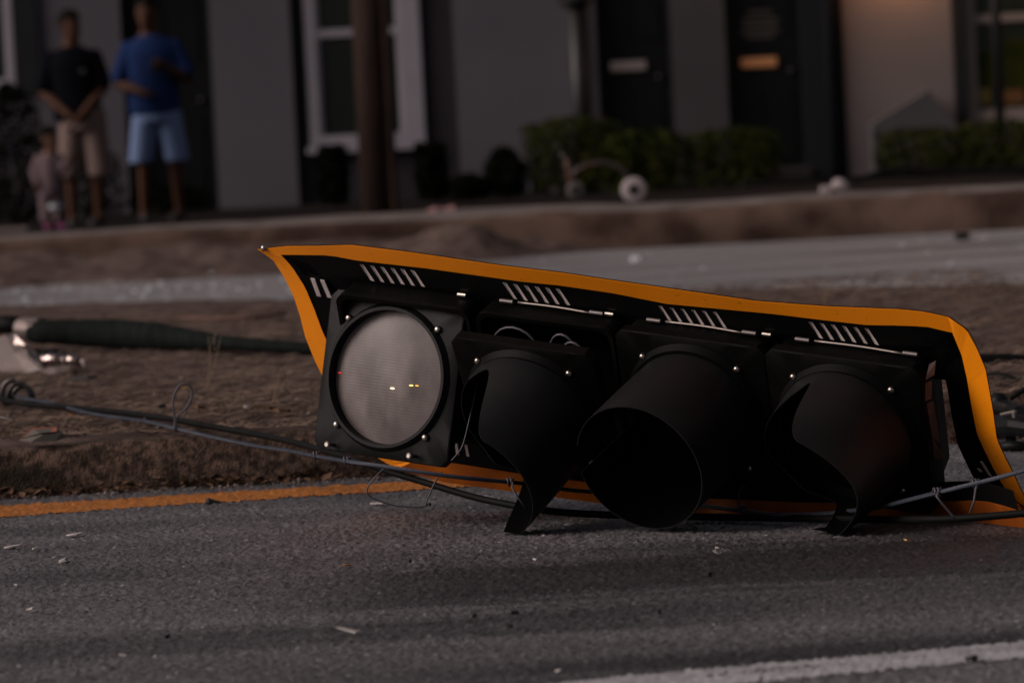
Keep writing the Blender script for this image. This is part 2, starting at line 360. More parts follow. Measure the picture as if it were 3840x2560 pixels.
# ================================================================== GROUND
big = MB().add([(-300,-60,-.06),(300,-60,-.06),(300,600,-.06),(-300,600,-.06)], [(0,1,2,3)]).build('ground', M['bed']); struct(big)

# near road: fine grid where it is seen, simple sheet around it
SL = .2                                        # the road runs slightly askew to the view
x = np.arange(-1.75, 1.76, .0055); y = np.concatenate([np.arange(5.6, 8.0, .006), np.arange(8.0, 11.1, .0085)])
RX, RY = np.meshgrid(x, y)
hi = RNG.random(RX.shape)
RZ = .0062*(hi**3) + .0010*vnoise(RX*75, RY*75, 3) + .0022*fbm(RX, RY, 3, 3, 9)
RZ -= RZ.mean()
edge = np.minimum.reduce([RX-RX.min(), RX.max()-RX, RY-RY.min(), RY.max()-RY]); RZ *= np.clip(edge/.05, 0, 1)
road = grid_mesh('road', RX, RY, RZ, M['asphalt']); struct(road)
x0, x1, y0, y1 = x[0], x[-1], y[0], y[-1]
rd = MB().add([(-60,-30,0),(60,-30,0),(60,y0,0),(-60,y0,0),(-60,y1,0),(x0,y0,0),(x1,y0,0),(x0,y1,0),(x1,y1,0),(60,y1,0)],
              [(0,1,2,6,5,3),(3,5,7,4),(6,2,9,8)])
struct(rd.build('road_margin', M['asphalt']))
cx = (RX[:-1,:-1]+RX[1:,1:])/2; cy = (RY[:-1,:-1]+RY[1:,1:])/2
wear = fbm(cx, cy, 22, 4, 31) + .5*fbm(cx, cy, 3, 2, 5)
yl_hi = 10.40+.145*(cx+1.27); yl_lo = 10.11+.215*(cx+1.235)
wob = .008*vnoise(cx*9, cx*0, 12)
ky = (cy < yl_hi+wob) & (cy > yl_lo+wob) & (wear < 1.15) & (cx < 1.0)
o = grid_mesh('yellow_edge_line', RX, RY, RZ*.8+.0022, M['yellow_paint'], ky); struct(o)
wh_hi = 6.688+.315*(cx-.127); wh_lo = wh_hi-.2
seam = np.abs(cy-(wh_hi-.075-.02*fbm(cx, cx*0, 3, 2, 8))) < .004
kw = (cy < wh_hi) & (cy > wh_lo) & (wear < 1.05) & ~(seam & (vnoise(cx*12, cy*0, 2) > -.3))
o = grid_mesh('white_lane_line', RX, RY, RZ*.8+.0022, M['white_paint'], kw); struct(o)

# median: kerb and soil
def kerb_top(xx): return 10.70+.10*(xx+1.3)
def kerb_base(xx): return kerb_top(xx)-.058
back_x = np.array([-30, -2.42, -1.06, .79, 2.07, 30]); back_y = np.array([27, 20.29, 19.55, 18.1, 17.16, 11.5])
xs = np.concatenate([[-40, -12], np.arange(-3.2, 3.2, .02), [12, 40]])
tt = np.concatenate([np.linspace(0, 1, 260)**1.7*.93, [.96, .98, 1.0]])
SX, T = np.meshgrid(xs, tt)
yt = 10.70+.10*(np.clip(SX, -3.2, 3.2)+1.3)+.04; yb = np.maximum(np.interp(SX, back_x, back_y), 12.2)
SY = yt+(yb-yt)*T
SZ = .128+.007*fbm(SX, SY, 1.3, 3, 2)+.005*fbm(SX, SY, 9, 4, 4)+.006*RNG.random(SX.shape)**2*np.clip(1.5-T*2, .3, 1)
SZ = .119+(SZ-.119)*np.clip((SY-yt)/.12, 0, 1)
SZ -= np.clip((T-.93)/.07, 0, 1)*.16
struct(grid_mesh('median_soil', SX, SY, SZ, M['soil']))
kx = np.concatenate([[-40, -12], np.arange(-3.2, 3.2, .009), [12, 40]])
# profile: foot, face, arris, top
prof = np.array([[0,-.03],[0,.0],[.004,.018],[.008,.036],[.012,.054],[.016,.072],[.021,.09],[.027,.106],[.036,.117],[.05,.1225],[.075,.1235],[.12,.123],[.19,.114],[.23,.10],[.26,.05]])
KX, KP = np.meshgrid(kx, np.arange(len(prof)))
cxk = np.clip(KX, -3.2, 3.2); t0 = 10.70+.10*(cxk+1.3); b0 = t0-.055
# foot follows base line, top follows top line
KY = b0+prof[:,0][:,None]+0*KX
KZ = np.repeat(prof[:,1][:,None], len(kx), 1).copy()
nz = fbm(KX, KZ*6+KP*.3, 9, 4, 21); fine = (RNG.random(KX.shape)-.5)
KY += (.0045*nz+.004*fine)*(KP > 0)*(KP < 13); KZ += (.004*fbm(KX, KP*.5, 5, 3, 8)+.002*fine)*(KP > 1)
struct(grid_mesh('kerb', KX, KY, KZ, M['kerb'], smooth=False))

def soil_z(px, py): return .128+.007*float(fbm(np.array(px), np.array(py), 1.3, 3, 2))+.005*float(fbm(np.array(px), np.array(py), 9, 4, 4))

def fibres(name, n, xr, yfun, zfun, lr, wr, m, lift=.01):
    mb = MB()
    for i in range(n):
        xx = random.uniform(*xr); yy = yfun(xx); zz = zfun(xx, yy); L = random.uniform(*lr); a = random.uniform(0, math.pi)*1.0
        if random.random() < .6: a = random.gauss(0, .5)
        d = Vector((math.cos(a), math.sin(a), 0)); s = Vector((-d.y, d.x, 0))*random.uniform(*wr)
        p = Vector((xx, yy, zz+.002)); h = random.uniform(.0, lift)
        mb.add([p-s, p+s+Vector((0,0,.002)), p+d*L*.5+s+Vector((0,0,h+.003)), p+d*L*.5-s+Vector((0,0,h)), p+d*L+Vector((0,0,random.uniform(0, h*1.3)))], [(0,1,2,3),(3,2,4)])
    return stuff(mb.build(name, m))
def wide(y): return .09*y*1.45
def soil_pick():
    def f(xx): return 10.85+(18-10.85)*random.random()**1.7
    return f
o = fibres('dead_grass_thatch', 16000, (-2.0, 2.0), soil_pick(), soil_z, (.015, .10), (.0005, .0015), M['straw'], .012)
tag(o, 'matted dead grass and straw lying on the brown median soil', 'dead grass')
# leaf litter and crumbs along the kerb foot
mb = MB()
for i in range(1500):
    xx = random.uniform(-1.6, 1.4); k = abs(random.gauss(0, .035)); yy = kerb_base(xx)-k+.012
    r = random.uniform(.003, .016)*(1 if random.random() < .8 else 1.5); a = random.uniform(0, 6.28); z0 = max(0, .022-k*.5)*random.random()+.004
    d = Vector((math.cos(a), math.sin(a), random.uniform(-.5, .5)))*r; s = Vector((-math.sin(a), math.cos(a), random.uniform(-.4, .4)))*r*random.uniform(.25, .6)
    p = Vector((xx, yy, z0+abs(d.z)+abs(s.z)*.6))
    mb.add([p-d, p+s+Vector((0,0,r*.2)), p+d, p-s], [(0,1,2),(0,2,3)])
o = stuff(mb.build('leaf_litter', M['leaf_dry'])); tag(o, 'dry leaf litter and twigs gathered along the foot of the kerb', 'leaf litter')
mb = MB()
for i in range(1700):
    if i % 5 == 0: xx = random.uniform(-1.6, 1.5); yy = kerb_base(xx)-abs(random.gauss(0, .05)); zz = 0
    else:
        yy = 10.85+7*random.random()**1.6; xx = random.uniform(-wide(yy), wide(yy)); zz = soil_z(xx, yy)
    r = random.uniform(.002, .007)*(1.6 if random.random() < .1 else 1); c = Vector((xx, yy, zz+r*.5))
    q = [c+Vector((random.uniform(.6,1.2)*r*a, random.uniform(.6,1.2)*r*b, random.uniform(.4,.9)*r*e)) for a, b, e in ((1,0,0),(-1,0,0),(0,1,0),(0,-1,0),(0,0,1),(0,0,-1))]
    mb.add(q, [(0,2,4),(2,1,4),(1,3,4),(3,0,4),(2,0,5),(1,2,5),(3,1,5),(0,3,5)])
o = stuff(mb.build('soil_pebbles', M['pebble'])); tag(o, 'small pebbles and crumbs scattered over the median soil', 'pebbles')

# far road, dirt bank, far kerb, pavement
fr = MB().add([(-60,11,-.01),(60,11,-.01),(60,27.7,-.01),(-60,27.7,-.01)], [(0,1,2,3)]).build('far_road', M['asphalt_far']); struct(fr)
bx = np.arange(-9, 6, .04); by = np.arange(24.4, 27.75, .04); BX, BY = np.meshgrid(bx, by)
front = np.interp(BX, [-9, -3.1, -1.5, .2, 1.2, 6], [25.7, 25.9, 25.9, 26.9, 27.5, 27.75])+.12*fbm(BX, BX*0, 1.5, 3, 4)
BZ = -.03+np.clip((BY-front)/1.2, 0, 1)**.8*.17+.03*fbm(BX, BY, 3, 4, 7)*np.clip((BY-front+.2)/.3, 0, 1)
BZ += .15*np.exp(-((BX+.30)/.30)**2-((BY-27.0)/.4)**2)
BZ = np.where(BY < front-.15, -.05, BZ)
o = struct(grid_mesh('dirt_bank', BX, BY, BZ, M['soil']))
fx = np.concatenate([[-60, -20], np.arange(-9, 9, .06), [20, 60]])
fp = np.array([[27.42,-.05],[27.42,.06],[27.43,.13],[27.44,.19],[27.47,.235],[27.52,.255],[27.7,.26],[28.2,.26],[28.6,.255]])
FX, FP = np.meshgrid(fx, np.arange(len(fp))); FY = np.repeat(fp[:,0][:,None], len(fx), 1)+.03*fbm(FX, FP*.4, 1.2, 4, 3)*(FP < 5); FZ = np.repeat(fp[:,1][:,None], len(fx), 1)+.014*fbm(FX, FP*.3, .9, 4, 6)*(FP > 1)
struct(grid_mesh('far_kerb', FX, FY, FZ, M['kerb_far']))
k0 = 4; struct(grid_mesh('far_kerb_top', FX[k0:], FY[k0:]+.012, FZ[k0:]+.006, M['pave']))
pv = MB().add([(-60,28.55,.245),(60,28.55,.245),(60,31,.15),(-60,31,.15),(60,36.6,.15),(-60,36.6,.15)], [(0,1,2,3),(3,2,4,5)]).build('pavement', M['bed']); struct(pv)
pb = MB().add([(-60,36.6,.152),(60,36.6,.152),(60,39.4,.152),(-60,39.4,.152)], [(0,1,2,3)]).build('planting_bed', M['bed']); struct(pb)

# broken glass on far road
mb = MB()
for i in range(230):
    yy = random.uniform(19, 26.5); xx = random.uniform(-wide(yy)*1.1, wide(yy)*1.1)
    if random.random() < .5: xx = random.gauss(-1.6, .9); yy = random.gauss(23.5, 1.2)
    r = random.uniform(.006, .022)*(1.8 if random.random() < .12 else 1); a = random.uniform(0, 6.28); c = Vector((xx, yy, 0))
    p = [c+Vector((math.cos(a+k*2.1)*r, math.sin(a+k*2.1)*r, random.uniform(0, r*.5))) for k in range(3)]+[c+Vector((0,0,r*random.uniform(.4,1.)))]
    mb.add(p, [(0,1,3),(1,2,3),(2,0,3)])
for i in range(170):
    xx = random.uniform(-2.9, -.3); yy = random.uniform(21.8, 25.4); r = random.uniform(.008, .026); a = random.uniform(0, 6.28); c = Vector((xx, yy, 0))
    p = [c+Vector((math.cos(a+k*2.1)*r, math.sin(a+k*2.1)*r, random.uniform(0, r*.5))) for k in range(3)]+[c+Vector((0,0,r*random.uniform(.4,1.)))]
    mb.add(p, [(0,1,3),(1,2,3),(2,0,3)])
o = stuff(mb.build('glass_fragments', M['glassbit'])); tag(o, 'pale broken glass fragments strewn over the far road', 'broken glass')

# ================================================================== TRAFFIC SIGNAL
BT = Vector((.391, 9.090, .247))
BN = Vector((-.494, -.767, -.410)).normalized(); BU = Vector((.865, -.484, -.135)); BU = (BU-BN*BU.dot(BN)).normalized(); BV = BN.cross(BU)
PITCHS = .356
SIG = Vector((.12, 9.1, 0))
signal = thing('traffic_signal', SIG, 'fallen black four section traffic signal with orange yellow bordered backplate lying across the road', 'traffic signal')
def frame_of(o, u, v, n): return lambda a, b, c: o+u*a+v*b+n*c
def rrect(h, r, k=5, hx=None):
    pts = []; hx = hx or h
    for q, (sx, sy) in enumerate(((1,1),(-1,1),(-1,-1),(1,-1))):
        for i in range(k+1):
            w = math.pi/2*(q+i/k); pts.append((sx*(hx-r)+math.cos(w)*r, sy*(h-r)+math.sin(w)*r))
    return pts
def housing(fr):
    mb = MB(); prof = [(.0, .170), (-.01, .172), (-.075, .170), (-.08, .160), (-.15, .150), (-.175, .125)]
    mb.rings([[fr(x_, y_, z) for x_, y_ in rrect(h, .03)] for z, h in prof], cap=False)
    k = len(rrect(.1, .03)); n = len(mb.v)
    mb.f.append(tuple(range(n-k, n)))
    # inner cavity walls so that an open door shows a hollow box
    mb.rings([[fr(x_, y_, z) for x_, y_ in rrect(h, .025)] for z, h in [(.0, .170), (-.002, .160), (-.14, .140)]][::-1], cap=False)
    mb.f.append(tuple(len(mb.v)-3*k+i for i in range(k)))
    return mb.build('housing', M['black_shell'], signal, SIG, smooth=False, bevel=0)
def door(fr, half=.174, ring=.153, m='black_front'):
    """square front with a round opening and a raised ring around it"""
    mb = MB(); N = 64
    def sq(t, h, r=.018):
        c, s = math.cos(t), math.sin(t); k = h/max(abs(c), abs(s)); return (c*k, s*k)
    loops = []
    for z, typ, r in [(-.012, 's', half), (.011, 's', half), (.013, 's', half-.003), (.016, 'c', ring+.012), (.022, 'c', ring+.008), (.030, 'c', ring+.003), (.030, 'c', ring-.004), (.004, 'c', ring-.006), (-.006, 'c', ring-.012)]:
        L = []
        for i in range(N):
            t = 2*math.pi*(i+.5)/N
            a, b = (math.cos(t)*r, math.sin(t)*r) if typ == 'c' else sq(t, r)
            L.append(fr(a, b, z))
        loops.append(L)
    mb.rings(loops, cap=False)
    o = mb.build('door', M[m], signal, SIG)
    o.data.shade_smooth(); es = o.modifiers.new('edges', 'EDGE_SPLIT'); es.split_angle = R(28)
    return o
def bolts(fr, parent, a=.112, b=.121, extra=()):
    for (i, j) in ((-1,1),(1,1),(-1,-1),(1,-1)):
        mb = MB(); c = (i*a, j*b)
        rg = []
        for z, r in [(.016, .0085), (.021, .0085), (.0245, .0065), (.026, .003)]:
            rg.append([fr(c[0]+math.cos(w)*r, c[1]+math.sin(w)*r, z) for w in [2*math.pi*k/10 for k in range(10)]])
        mb.rings(rg)
        mb.build('bolt', M['steel'], parent, SIG, smooth=True)
    for (p, q) in extra:
        mb = MB(); rg = []
        for z, r in [(.016, .0045), (.032, .0045), (.034, .0075), (.040, .0075), (.042, .0045)]:
            rg.append([fr(p+math.cos(w)*r, q+math.sin(w)*r, z) for w in [2*math.pi*k/10 for k in range(10)]])
        mb.rings(rg); mb.build('wing_screw', M['steel'], parent, SIG, smooth=False)
def lens(fr, parent, r=.147, dome=.022, mt='lens'):
    mb = MB(); NR, NA = 14, 64; uv = []
    mb.v.append(fr(0, 0, .004+dome)); uv.append((.5, .5))
    for i in range(1, NR+1):
        q = i/NR
        for k in range(NA):
            w = 2*math.pi*k/NA; mb.v.append(fr(math.cos(w)*r*q, math.sin(w)*r*q, .004+dome*(1-q*q))); uv.append((.5+.5*q*math.cos(w), .5+.5*q*math.sin(w)))
    mb.f += [(0, 1+k, 1+(k+1) % NA) for k in range(NA)]
    for i in range(NR-1):
        b0 = 1+i*NA; b1 = b0+NA
        mb.f += [(b0+k, b1+k, b1+(k+1) % NA, b0+(k+1) % NA) for k in range(NA)]
    o = mb.build('lens', M[mt], parent, SIG, smooth=True)
    l = o.data.uv_layers.new(name='UVMap')
    for lp in o.data.loops: l.data[lp.index].uv = uv[lp.vertex_index]
    return o
def visor(fr, parent, length, droop=.10, r=.152, gap=None, floor=.004, dent=None):
    """sheet-metal hood: length(phi) says how far it reaches at each angle round the opening"""
    mb = MB(); NP, NL = 96, 14; a0, a1 = (0, 2*math.pi) if gap is None else (-math.pi+gap, math.pi-gap)
    n = NP if gap is None else NP+1
    for layer in (0, 1):
        for i in range(n):
            ph = a0+(a1-a0)*i/NP; L = length((ph+math.pi) % (2*math.pi)-math.pi)
            for j in range(NL+1):
                t = j/NL; z = .012+L*t; rr = (r-layer*.0022)*(1+.012*math.sin(t*3))
                p = fr(math.cos(ph)*rr-math.sin(droop)*z, math.sin(ph)*rr, z*math.cos(droop))
                if dent: p = dent(p, ph, t)
                if p.z < floor+layer*.001: p = p+BN*(-.35*(floor-p.z))+Vector((.1*(floor-p.z), 0, floor+layer*.001-p.z))
                mb.v.append(p)
    S = NL+1; off = n*S
    rng = range(n) if gap is None else range(n-1)
    for i in rng:
        k = (i+1) % n
        for j in range(NL):
            mb.f.append((i*S+j, k*S+j, k*S+j+1, i*S+j+1)); mb.f.append((off+i*S+j, off+i*S+j+1, off+k*S+j+1, off+k*S+j))
        mb.f.append((i*S+NL, k*S+NL, off+k*S+NL, off+i*S+NL))
    if gap is not None:
        for i in (0, n-1):
            for j in range(NL): mb.f.append((i*S+j, i*S+j+1, off+i*S+j+1, off+i*S+j))
    o = mb.build('visor', M['visor'], parent, SIG, smooth=True)
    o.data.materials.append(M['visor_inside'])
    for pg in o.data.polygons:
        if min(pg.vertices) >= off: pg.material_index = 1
    es = o.modifiers.new('edges', 'EDGE_SPLIT'); es.split_angle = R(50)
    return o
def sm(a, b, x_): x_ = min(1, max(0, (x_-a)/(b-a))); return x_*x_*(3-2*x_)
def cutaway(ph):                               # long on one side, cut short on the other, small lip between
    d = math.degrees(ph); a, b = (62, 114) if d > 0 else (70, 106); d = abs(d); return .272-.222*sm(a, b, d)+.012*math.exp(-((d-128)/10)**2)
def tunnel(ph): return .25

bodyfr = [frame_of(BT+BU*((k-2)*PITCHS), BU, BV, BN) for k in range(4)]
for k in range(4): housing(bodyfr[k])
# collars between the sections
for k in range(3):
    mb = MB(); fr = bodyfr[k]
    mb.rings([[fr(PITCHS/2+z, math.cos(w)*.06, -.075+math.sin(w)*.06) for w in [2*math.pi*i/20 for i in range(20)]] for z in (-.012, .012)])
    mb.build('section_collar', M['black_shell'], signal, SIG)
# door 1: hinged at its top edge, hanging open
D1T = Vector((-.278, 9.399, .331)); D1N = Vector((-.530, -.840, .116)).normalized(); D1U = Vector((.832, -.542, -.123)); D1U = (D1U-D1N*D1U.dot(D1N)).normalized(); D1V = D1N.cross(D1U)
f1 = frame_of(D1T-D1N*.016, D1U, D1V, D1N)
d1 = door(f1, .179, m='black_door'); d1['label'] = 'door of the leftmost section, swung open, with its lens bare of a visor'
bolts(f1, d1, .119, .119, extra=((-.125, -.165), (.095, -.163)))
lens(f1, d1)
for (a, b, col, s, w) in ((.022, -.022, (1, .8, .45), 5, .0055), (.068, -.010, (1, .55, .12), 4, .0050), (.082, -.009, (1, .5, .08), 1.6, .0045), (-.134, -.005, (1, .05, .03), .9, .005)):  # glowing dots painted on for lamps reflected in the lens
    mb = MB(); z = .004+.022*(1-(a*a+b*b)/.147**2)+.001
    mb.rings([[f1(a+math.cos(t)*w*q, b+math.sin(t)*w*.3*q, z+dz) for t in [2*math.pi*i/10 for i in range(10)]] for q, dz in ((1, -.002), (.8, .0012), (.3, .002))])
    mb.build('led', emat('lit_led', col, s), d1, SIG, smooth=True)
# door 2: pulled out along its upper edge
t2 = BT-BU*PITCHS
D2N = (BN*math.cos(R(9))-BV*math.sin(R(9))).normalized(); D2V = D2N.cross(BU)
f2 = frame_of(t2+BN*.066-BV*.004, BU, D2V, D2N)
d2 = door(f2); bolts(f2, d2); lens(f2, d2, mt='lensdark'); visor(f2, d2, cutaway)
f3 = frame_of(BT-BN*.008, BU, BV, BN); d3 = door(f3, .1775); bolts(f3, d3); lens(f3, d3, mt='lensdark'); visor(f3, d3, tunnel, gap=R(13), droop=.06, r=.147)
f4 = frame_of(BT+BU*PITCHS-BN*.008, BU, BV, BN); d4 = door(f4, .1775); bolts(f4, d4); lens(f4, d4, mt='lensdark')
def dent4(p, ph, t):
    return p+BU*(.02*t*t*math.sin(ph*3+1))+BN*(-.012*t*math.exp(-((ph+.9)/.35)**2))
visor(f4, d4, cutaway, dent=dent4)
# latch rods, hinge eyes along the upper edge
for k, (a, b) in ((1, (-.085, .10)), (2, (-.08, .11)), (3, (-.085, .125))):
    fr = bodyfr[k]
    MB().tube(spline([fr(a, .178, -.050), fr((a+b)/2, .180, -.048), fr(b, .178, -.045)], 4), .0028, 8).build('latch_rod', M['rod'], signal, SIG, smooth=True)
    for c in (a-.025, b+.012):
        MB().tube([fr(c-.016, .181, -.044), fr(c+.016, .181, -.044)], .0048, 10).build('hinge_eye', M['hinge'], signal, SIG)
for k, a in ((0, .13), (1, .14), (2, .16)):
    fr = bodyfr[k]; MB().tube([fr(a-.01, .178, -.05), fr(a+.01, .178, -.05)], .005, 8).build('rivet', M['steel'], signal, SIG)
# wiring in the gap of section 2
fr = bodyfr[1]
for i, (a, w, h) in enumerate(((-.07, .055, .05), (.055, .035, .055), (.085, .03, .045))):
    P = [fr(a+math.cos(t)*w, .10+math.sin(t)*h, .01+.01*i) for t in [math.pi*q/10 for q in range(11)]]
    MB().tube(P, .003, 6).build('wire', M['wire'], signal, SIG, smooth=True)
# bracket plates bursting out of the right end
fr = bodyfr[3]
for i, pts in enumerate(([(1, .11, .005), (1.1, .11, -.01), (1.1, .155, -.02), (1, .155, -.005)], [(1., .0, -.01), (1.14, -.02, -.02), (1.10, .10, -.015), (1., .10, 0)], [(1.02, -.06, -.01), (1.16, -.07, -.03), (1.08, .0, .0)], [(1.0, .16, -.01), (1.13, .165, -.03), (1.1, .19, -.05), (.98, .185, -.04)])):
    mb = MB(); P = [fr(.172*(1+(a-1)*.55)+.004, b*.85, c-.01) for a, b, c in pts]; n = len(P); Q = [p-BN*.004 for p in P]
    mb.add(P+Q, [tuple(range(n)), tuple(range(2*n-1, n-1, -1))]+[(j, j+n, (j+1) % n+n, (j+1) % n) for j in range(n)])
    mb.build('end_bracket', M['pinkmetal'], signal, SIG)

# ---- backplate: outer edge O, inner edge of the tape Y, inner edge I
PHI = R(10); PN = BN*math.cos(PHI)-BV*math.sin(PHI); PO = BT-BN*.088
def plate(px, py, d=0.0):                      # px in photo pixels
    p = PL(px/K, py/K, PO, PN); g = G(px/K, py/K, .004)
    if p.z < .004: p = g
    if d: p = p+(O_CAM-p).normalized()*d
    return p
def lerp_curve(pts, n):
    P = [Vector((a, b, 0)) for a, b in pts]; L = [0]
    for i in range(1, len(P)): L.append(L[-1]+(P[i]-P[i-1]).length)
    out = []
    for k in range(n):
        s = L[-1]*k/(n-1); i = max(j for j in range(len(L)) if L[j] <= s+1e-6); i = min(i, len(P)-2)
        f = (s-L[i])/max(1e-6, L[i+1]-L[i]); q = P[i].lerp(P[i+1], f); out.append((q.x, q.y))
    return out
topO = [(967,933),(1026,922),(1209,920),(1321,917),(1531,943),(1882,994),(2100,1020),(2300,1050),(2435,1069),(2837,1127),(3100,1147),(3155,1149),(3378,1158),(3474,1168),(3557,1187)]
topY = [(1054,953),(1237,955),(1342,975),(1601,1004),(1952,1053),(2100,1068),(2300,1097),(2502,1137),(2904,1175),(3091,1198),(3251,1216),(3378,1218),(3474,1222),(3573,1245)]
rtO = [(3557,1187),(3627,1235),(3665,1305),(3697,1382),(3723,1528),(3739,1643),(3761,1694),(3793,1758),(3840,1857),(3905,1985)]
rtY = [(3573,1245),(3608,1331),(3627,1414),(3646,1528),(3665,1624),(3691,1681),(3729,1758),(3818,1911)]
lfO = [(967,933),(1026,973),(1068,1039),(1103,1110),(1128,1187),(1145,1257),(1181,1348),(1205,1397),(1300,1560),(1420,1715),(1489,1757)]
lfY = [(1054,953),(1096,997),(1145,1074),(1181,1159),(1209,1236),(1245,1315),(1300,1420),(1390,1560),(1500,1690),(1560,1722)]
btO = [(1489,1757),(1672,1806),(1980,1848),(2268,1886),(2582,1930),(3064,1927),(3566,1942),(3905,1985)]
btY = [(1560,1722),(1686,1732),(1980,1778),(2162,1800),(2649,1866),(3044,1883),(3566,1878),(3665,1873),(3729,1882),(3818,1911)]
def yint(pts, x_): return float(np.interp(x_, [p[0] for p in pts], [p[1] for p in pts]))
def top_col(x_):                               # a column across the top band starting from O at x_
    yo = yint(topO, x_); xx = x_
    for _ in range(6):
        yy = yint(topY, xx); xx = x_+.44*(yy-yo)
    return (x_, yo), (xx, yy)
tape_mb = {}; plate_mb = MB()
def band(cols, depth=(0, 0, 0)):               # cols: list of (O,Y,I) pixel triples with depth offsets (O,Y,I)
    return [[plate(*c, d) for c, d in zip(col, depth)] for col in cols]
def two_sided(mb, A_, B_, t=.0016):            # strip between polylines A and B, with thickness towards the back
    n = len(A_); off = PN*-t
    vs = A_+B_+[p+off for p in A_]+[p+off for p in B_]
    fs = []
    for i in range(n-1):
        fs += [(i, n+i, n+i+1, i+1), (2*n+i, 2*n+i+1, 3*n+i+1, 3*n+i), (i, i+1, 2*n+i+1, 2*n+i), (n+i, 3*n+i, 3*n+i+1, n+i+1)]
    fs += [(0, 2*n, 3*n, n), (n-1, 2*n-1, 4*n-1, 3*n-1)]
    mb.add(vs, fs)
FRONT = PN*.0022
def side(Os, Ys, shift, dO, dI, n=40):
    O_ = lerp_curve(Os, n); Y_ = lerp_curve(Ys, n)
    e = lambda i: math.sin(math.pi*min(1, max(0, i/(n-1))))**.5
    PO_ = [plate(*p, dO*e(i)) for i, p in enumerate(O_)]; PY = [plate(*p) for p in Y_]; PI = [plate(p[0]+shift[0], p[1]+shift[1], -dI*e(i)) for i, p in enumerate(Y_)]
    return PO_, PY, PI
plate_root = None
slots = [(1354,1545,.18), (1892,2092,.18), (2472,2679,.18), (3040,3244,.18)]
# top band, with real slots
colsx = []
for (a, b, _) in slots:
    for i in range(6):
        s = a+(b-a)*i/5; colsx += [(s-8, 's'), (s+9, 'e')]
def back_to_O(xs_, ys_):                       # slot top given at its own pixel; find O column
    return xs_
allx = sorted([(x_, '') for x_ in np.linspace(1075, 3540, 60)]+[(x_-34, t) for x_, t in colsx])
clean = []; inside = False
for x_, t in allx:
    if t == '' and inside: continue
    if t == 's': inside = True
    if t == 'e': inside = False
    clean.append((x_, t))
cols = []
for x_, t in clean:
    (ox, oy), (yx, yy) = top_col(x_)
    a = (yx+.5*16, yy+16); b = (yx+.62*80, yy+78); c = (yx+.5*190, yy+190)
    cols.append(([plate(ox, oy, .012*math.sin(min(1, max(0, (x_-967)/2500))*math.pi)), plate(yx, yy), plate(*a), plate(*b), plate(*c, -.03)], t))
first = [plate(967, 933), plate(1054, 953), plate(1082, 972), plate(1150, 1025), plate(1235, 1130)]
last = [plate(3557, 1187), plate(3573, 1245), plate(3560, 1262), plate(3540, 1320), plate(3500, 1420)]
cols = [(first, '')]+cols+[(last, '')]
for i in range(len(cols)-1):
    ca, cb = cols[i][0], cols[i+1][0]; slot = cols[i][1] == 's'
    for r_ in range(4):
        if slot and r_ == 2: continue
        two_sided(plate_mb, [ca[r_], cb[r_]], [ca[r_+1], cb[r_+1]], .002)
topT = ([c[0][0]+FRONT for c in cols], [c[0][1]+FRONT for c in cols])
rO, rY, rI = side(rtO, rtY, (-75, 40), .05, 0)
lO, lY, lI = side(lfO, lfY, (110, 40), -.03, 0)
bO, bY, bI = side(btO, btY, (-20, -120), .0, 0)
flange = lerp_curve(btY, 40)                   # the lower flange is bent up where it meets the road
bY = [A(flange[i][0]/K, flange[i][1]/K, bO[i].y+.012) if bO[i].z < .006 else bY[i] for i in range(40)]
bI = [A((flange[i][0]-20)/K, (flange[i][1]-70)/K, bO[i].y+.03) if bO[i].z < .006 else bI[i] for i in range(40)]
for a, b in ((rO, rY), (rY, rI), (lO, lY), (lY, lI), (bO, bY), (bY, bI)): two_sided(plate_mb, a, b, .002)
bp = plate_mb.build('backplate', M['plate'], signal, SIG)
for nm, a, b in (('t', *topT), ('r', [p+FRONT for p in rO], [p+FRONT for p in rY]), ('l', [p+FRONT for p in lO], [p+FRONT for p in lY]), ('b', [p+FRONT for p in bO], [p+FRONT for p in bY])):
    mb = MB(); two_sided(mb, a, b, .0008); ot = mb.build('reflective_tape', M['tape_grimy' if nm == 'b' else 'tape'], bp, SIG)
    if nm == 'b': ot['label'] = 'scuffed darker orange lower strip of the border'
# louvre fins in the slots
for i in range(len(cols)-1):
    if cols[i][1] != 's': continue
    ca, cb = cols[i][0], cols[i+1][0]
    mb = MB(); q = [ca[2], cb[2], cb[3], ca[3]]
    q = [q[0]-PN*.005, q[1]-PN*.003, q[2]+PN*.0005, q[3]-PN*.0015]
    mb.add(q+[p-PN*.0015 for p in q], [(0,1,2,3),(7,6,5,4),(0,4,5,1),(1,5,6,2),(2,6,7,3),(3,7,4,0)]).build('louvre', M['fin'], bp, SIG)
def fin(x_a, y_a, x_b, y_b, w=7, d=.004):
    mb = MB(); q = [plate(x_a-w, y_a, d), plate(x_a+w, y_a+3, d), plate(x_b+w, y_b+3, d), plate(x_b-w, y_b, d)]
    mb.add(q+[p-PN*.0025 for p in q], [(0,1,2,3),(7,6,5,4),(0,4,5,1),(1,5,6,2),(2,6,7,3),(3,7,4,0)]).build('louvre', M['fin'], bp, SIG)
for q in ((1172,1044,1196,1110),(1208,1050,1236,1115)): fin(*q, w=8)
for q in ((1710,1664,1716,1702),(1747,1668,1755,1709),(2207,1750,2212,1777),(2246,1750,2250,1781),(2281,1753,2285,1771),(2713,1829,2718,1844),(2750,1825,2757,1848),(2789,1828,2795,1853),(2829,1836,2835,1858),(2868,1842,2876,1865),(3680,1730,3713,1783),(3668,1756,3678,1768),(3636,1788,3652,1798)): fin(*q, w=5)
# a creased bolt head on the upper left corner
p = plate(990, 930, .004); MB().ball(p, .008, seg=8).build('corner_rivet', M['steel'], bp, SIG, smooth=True)
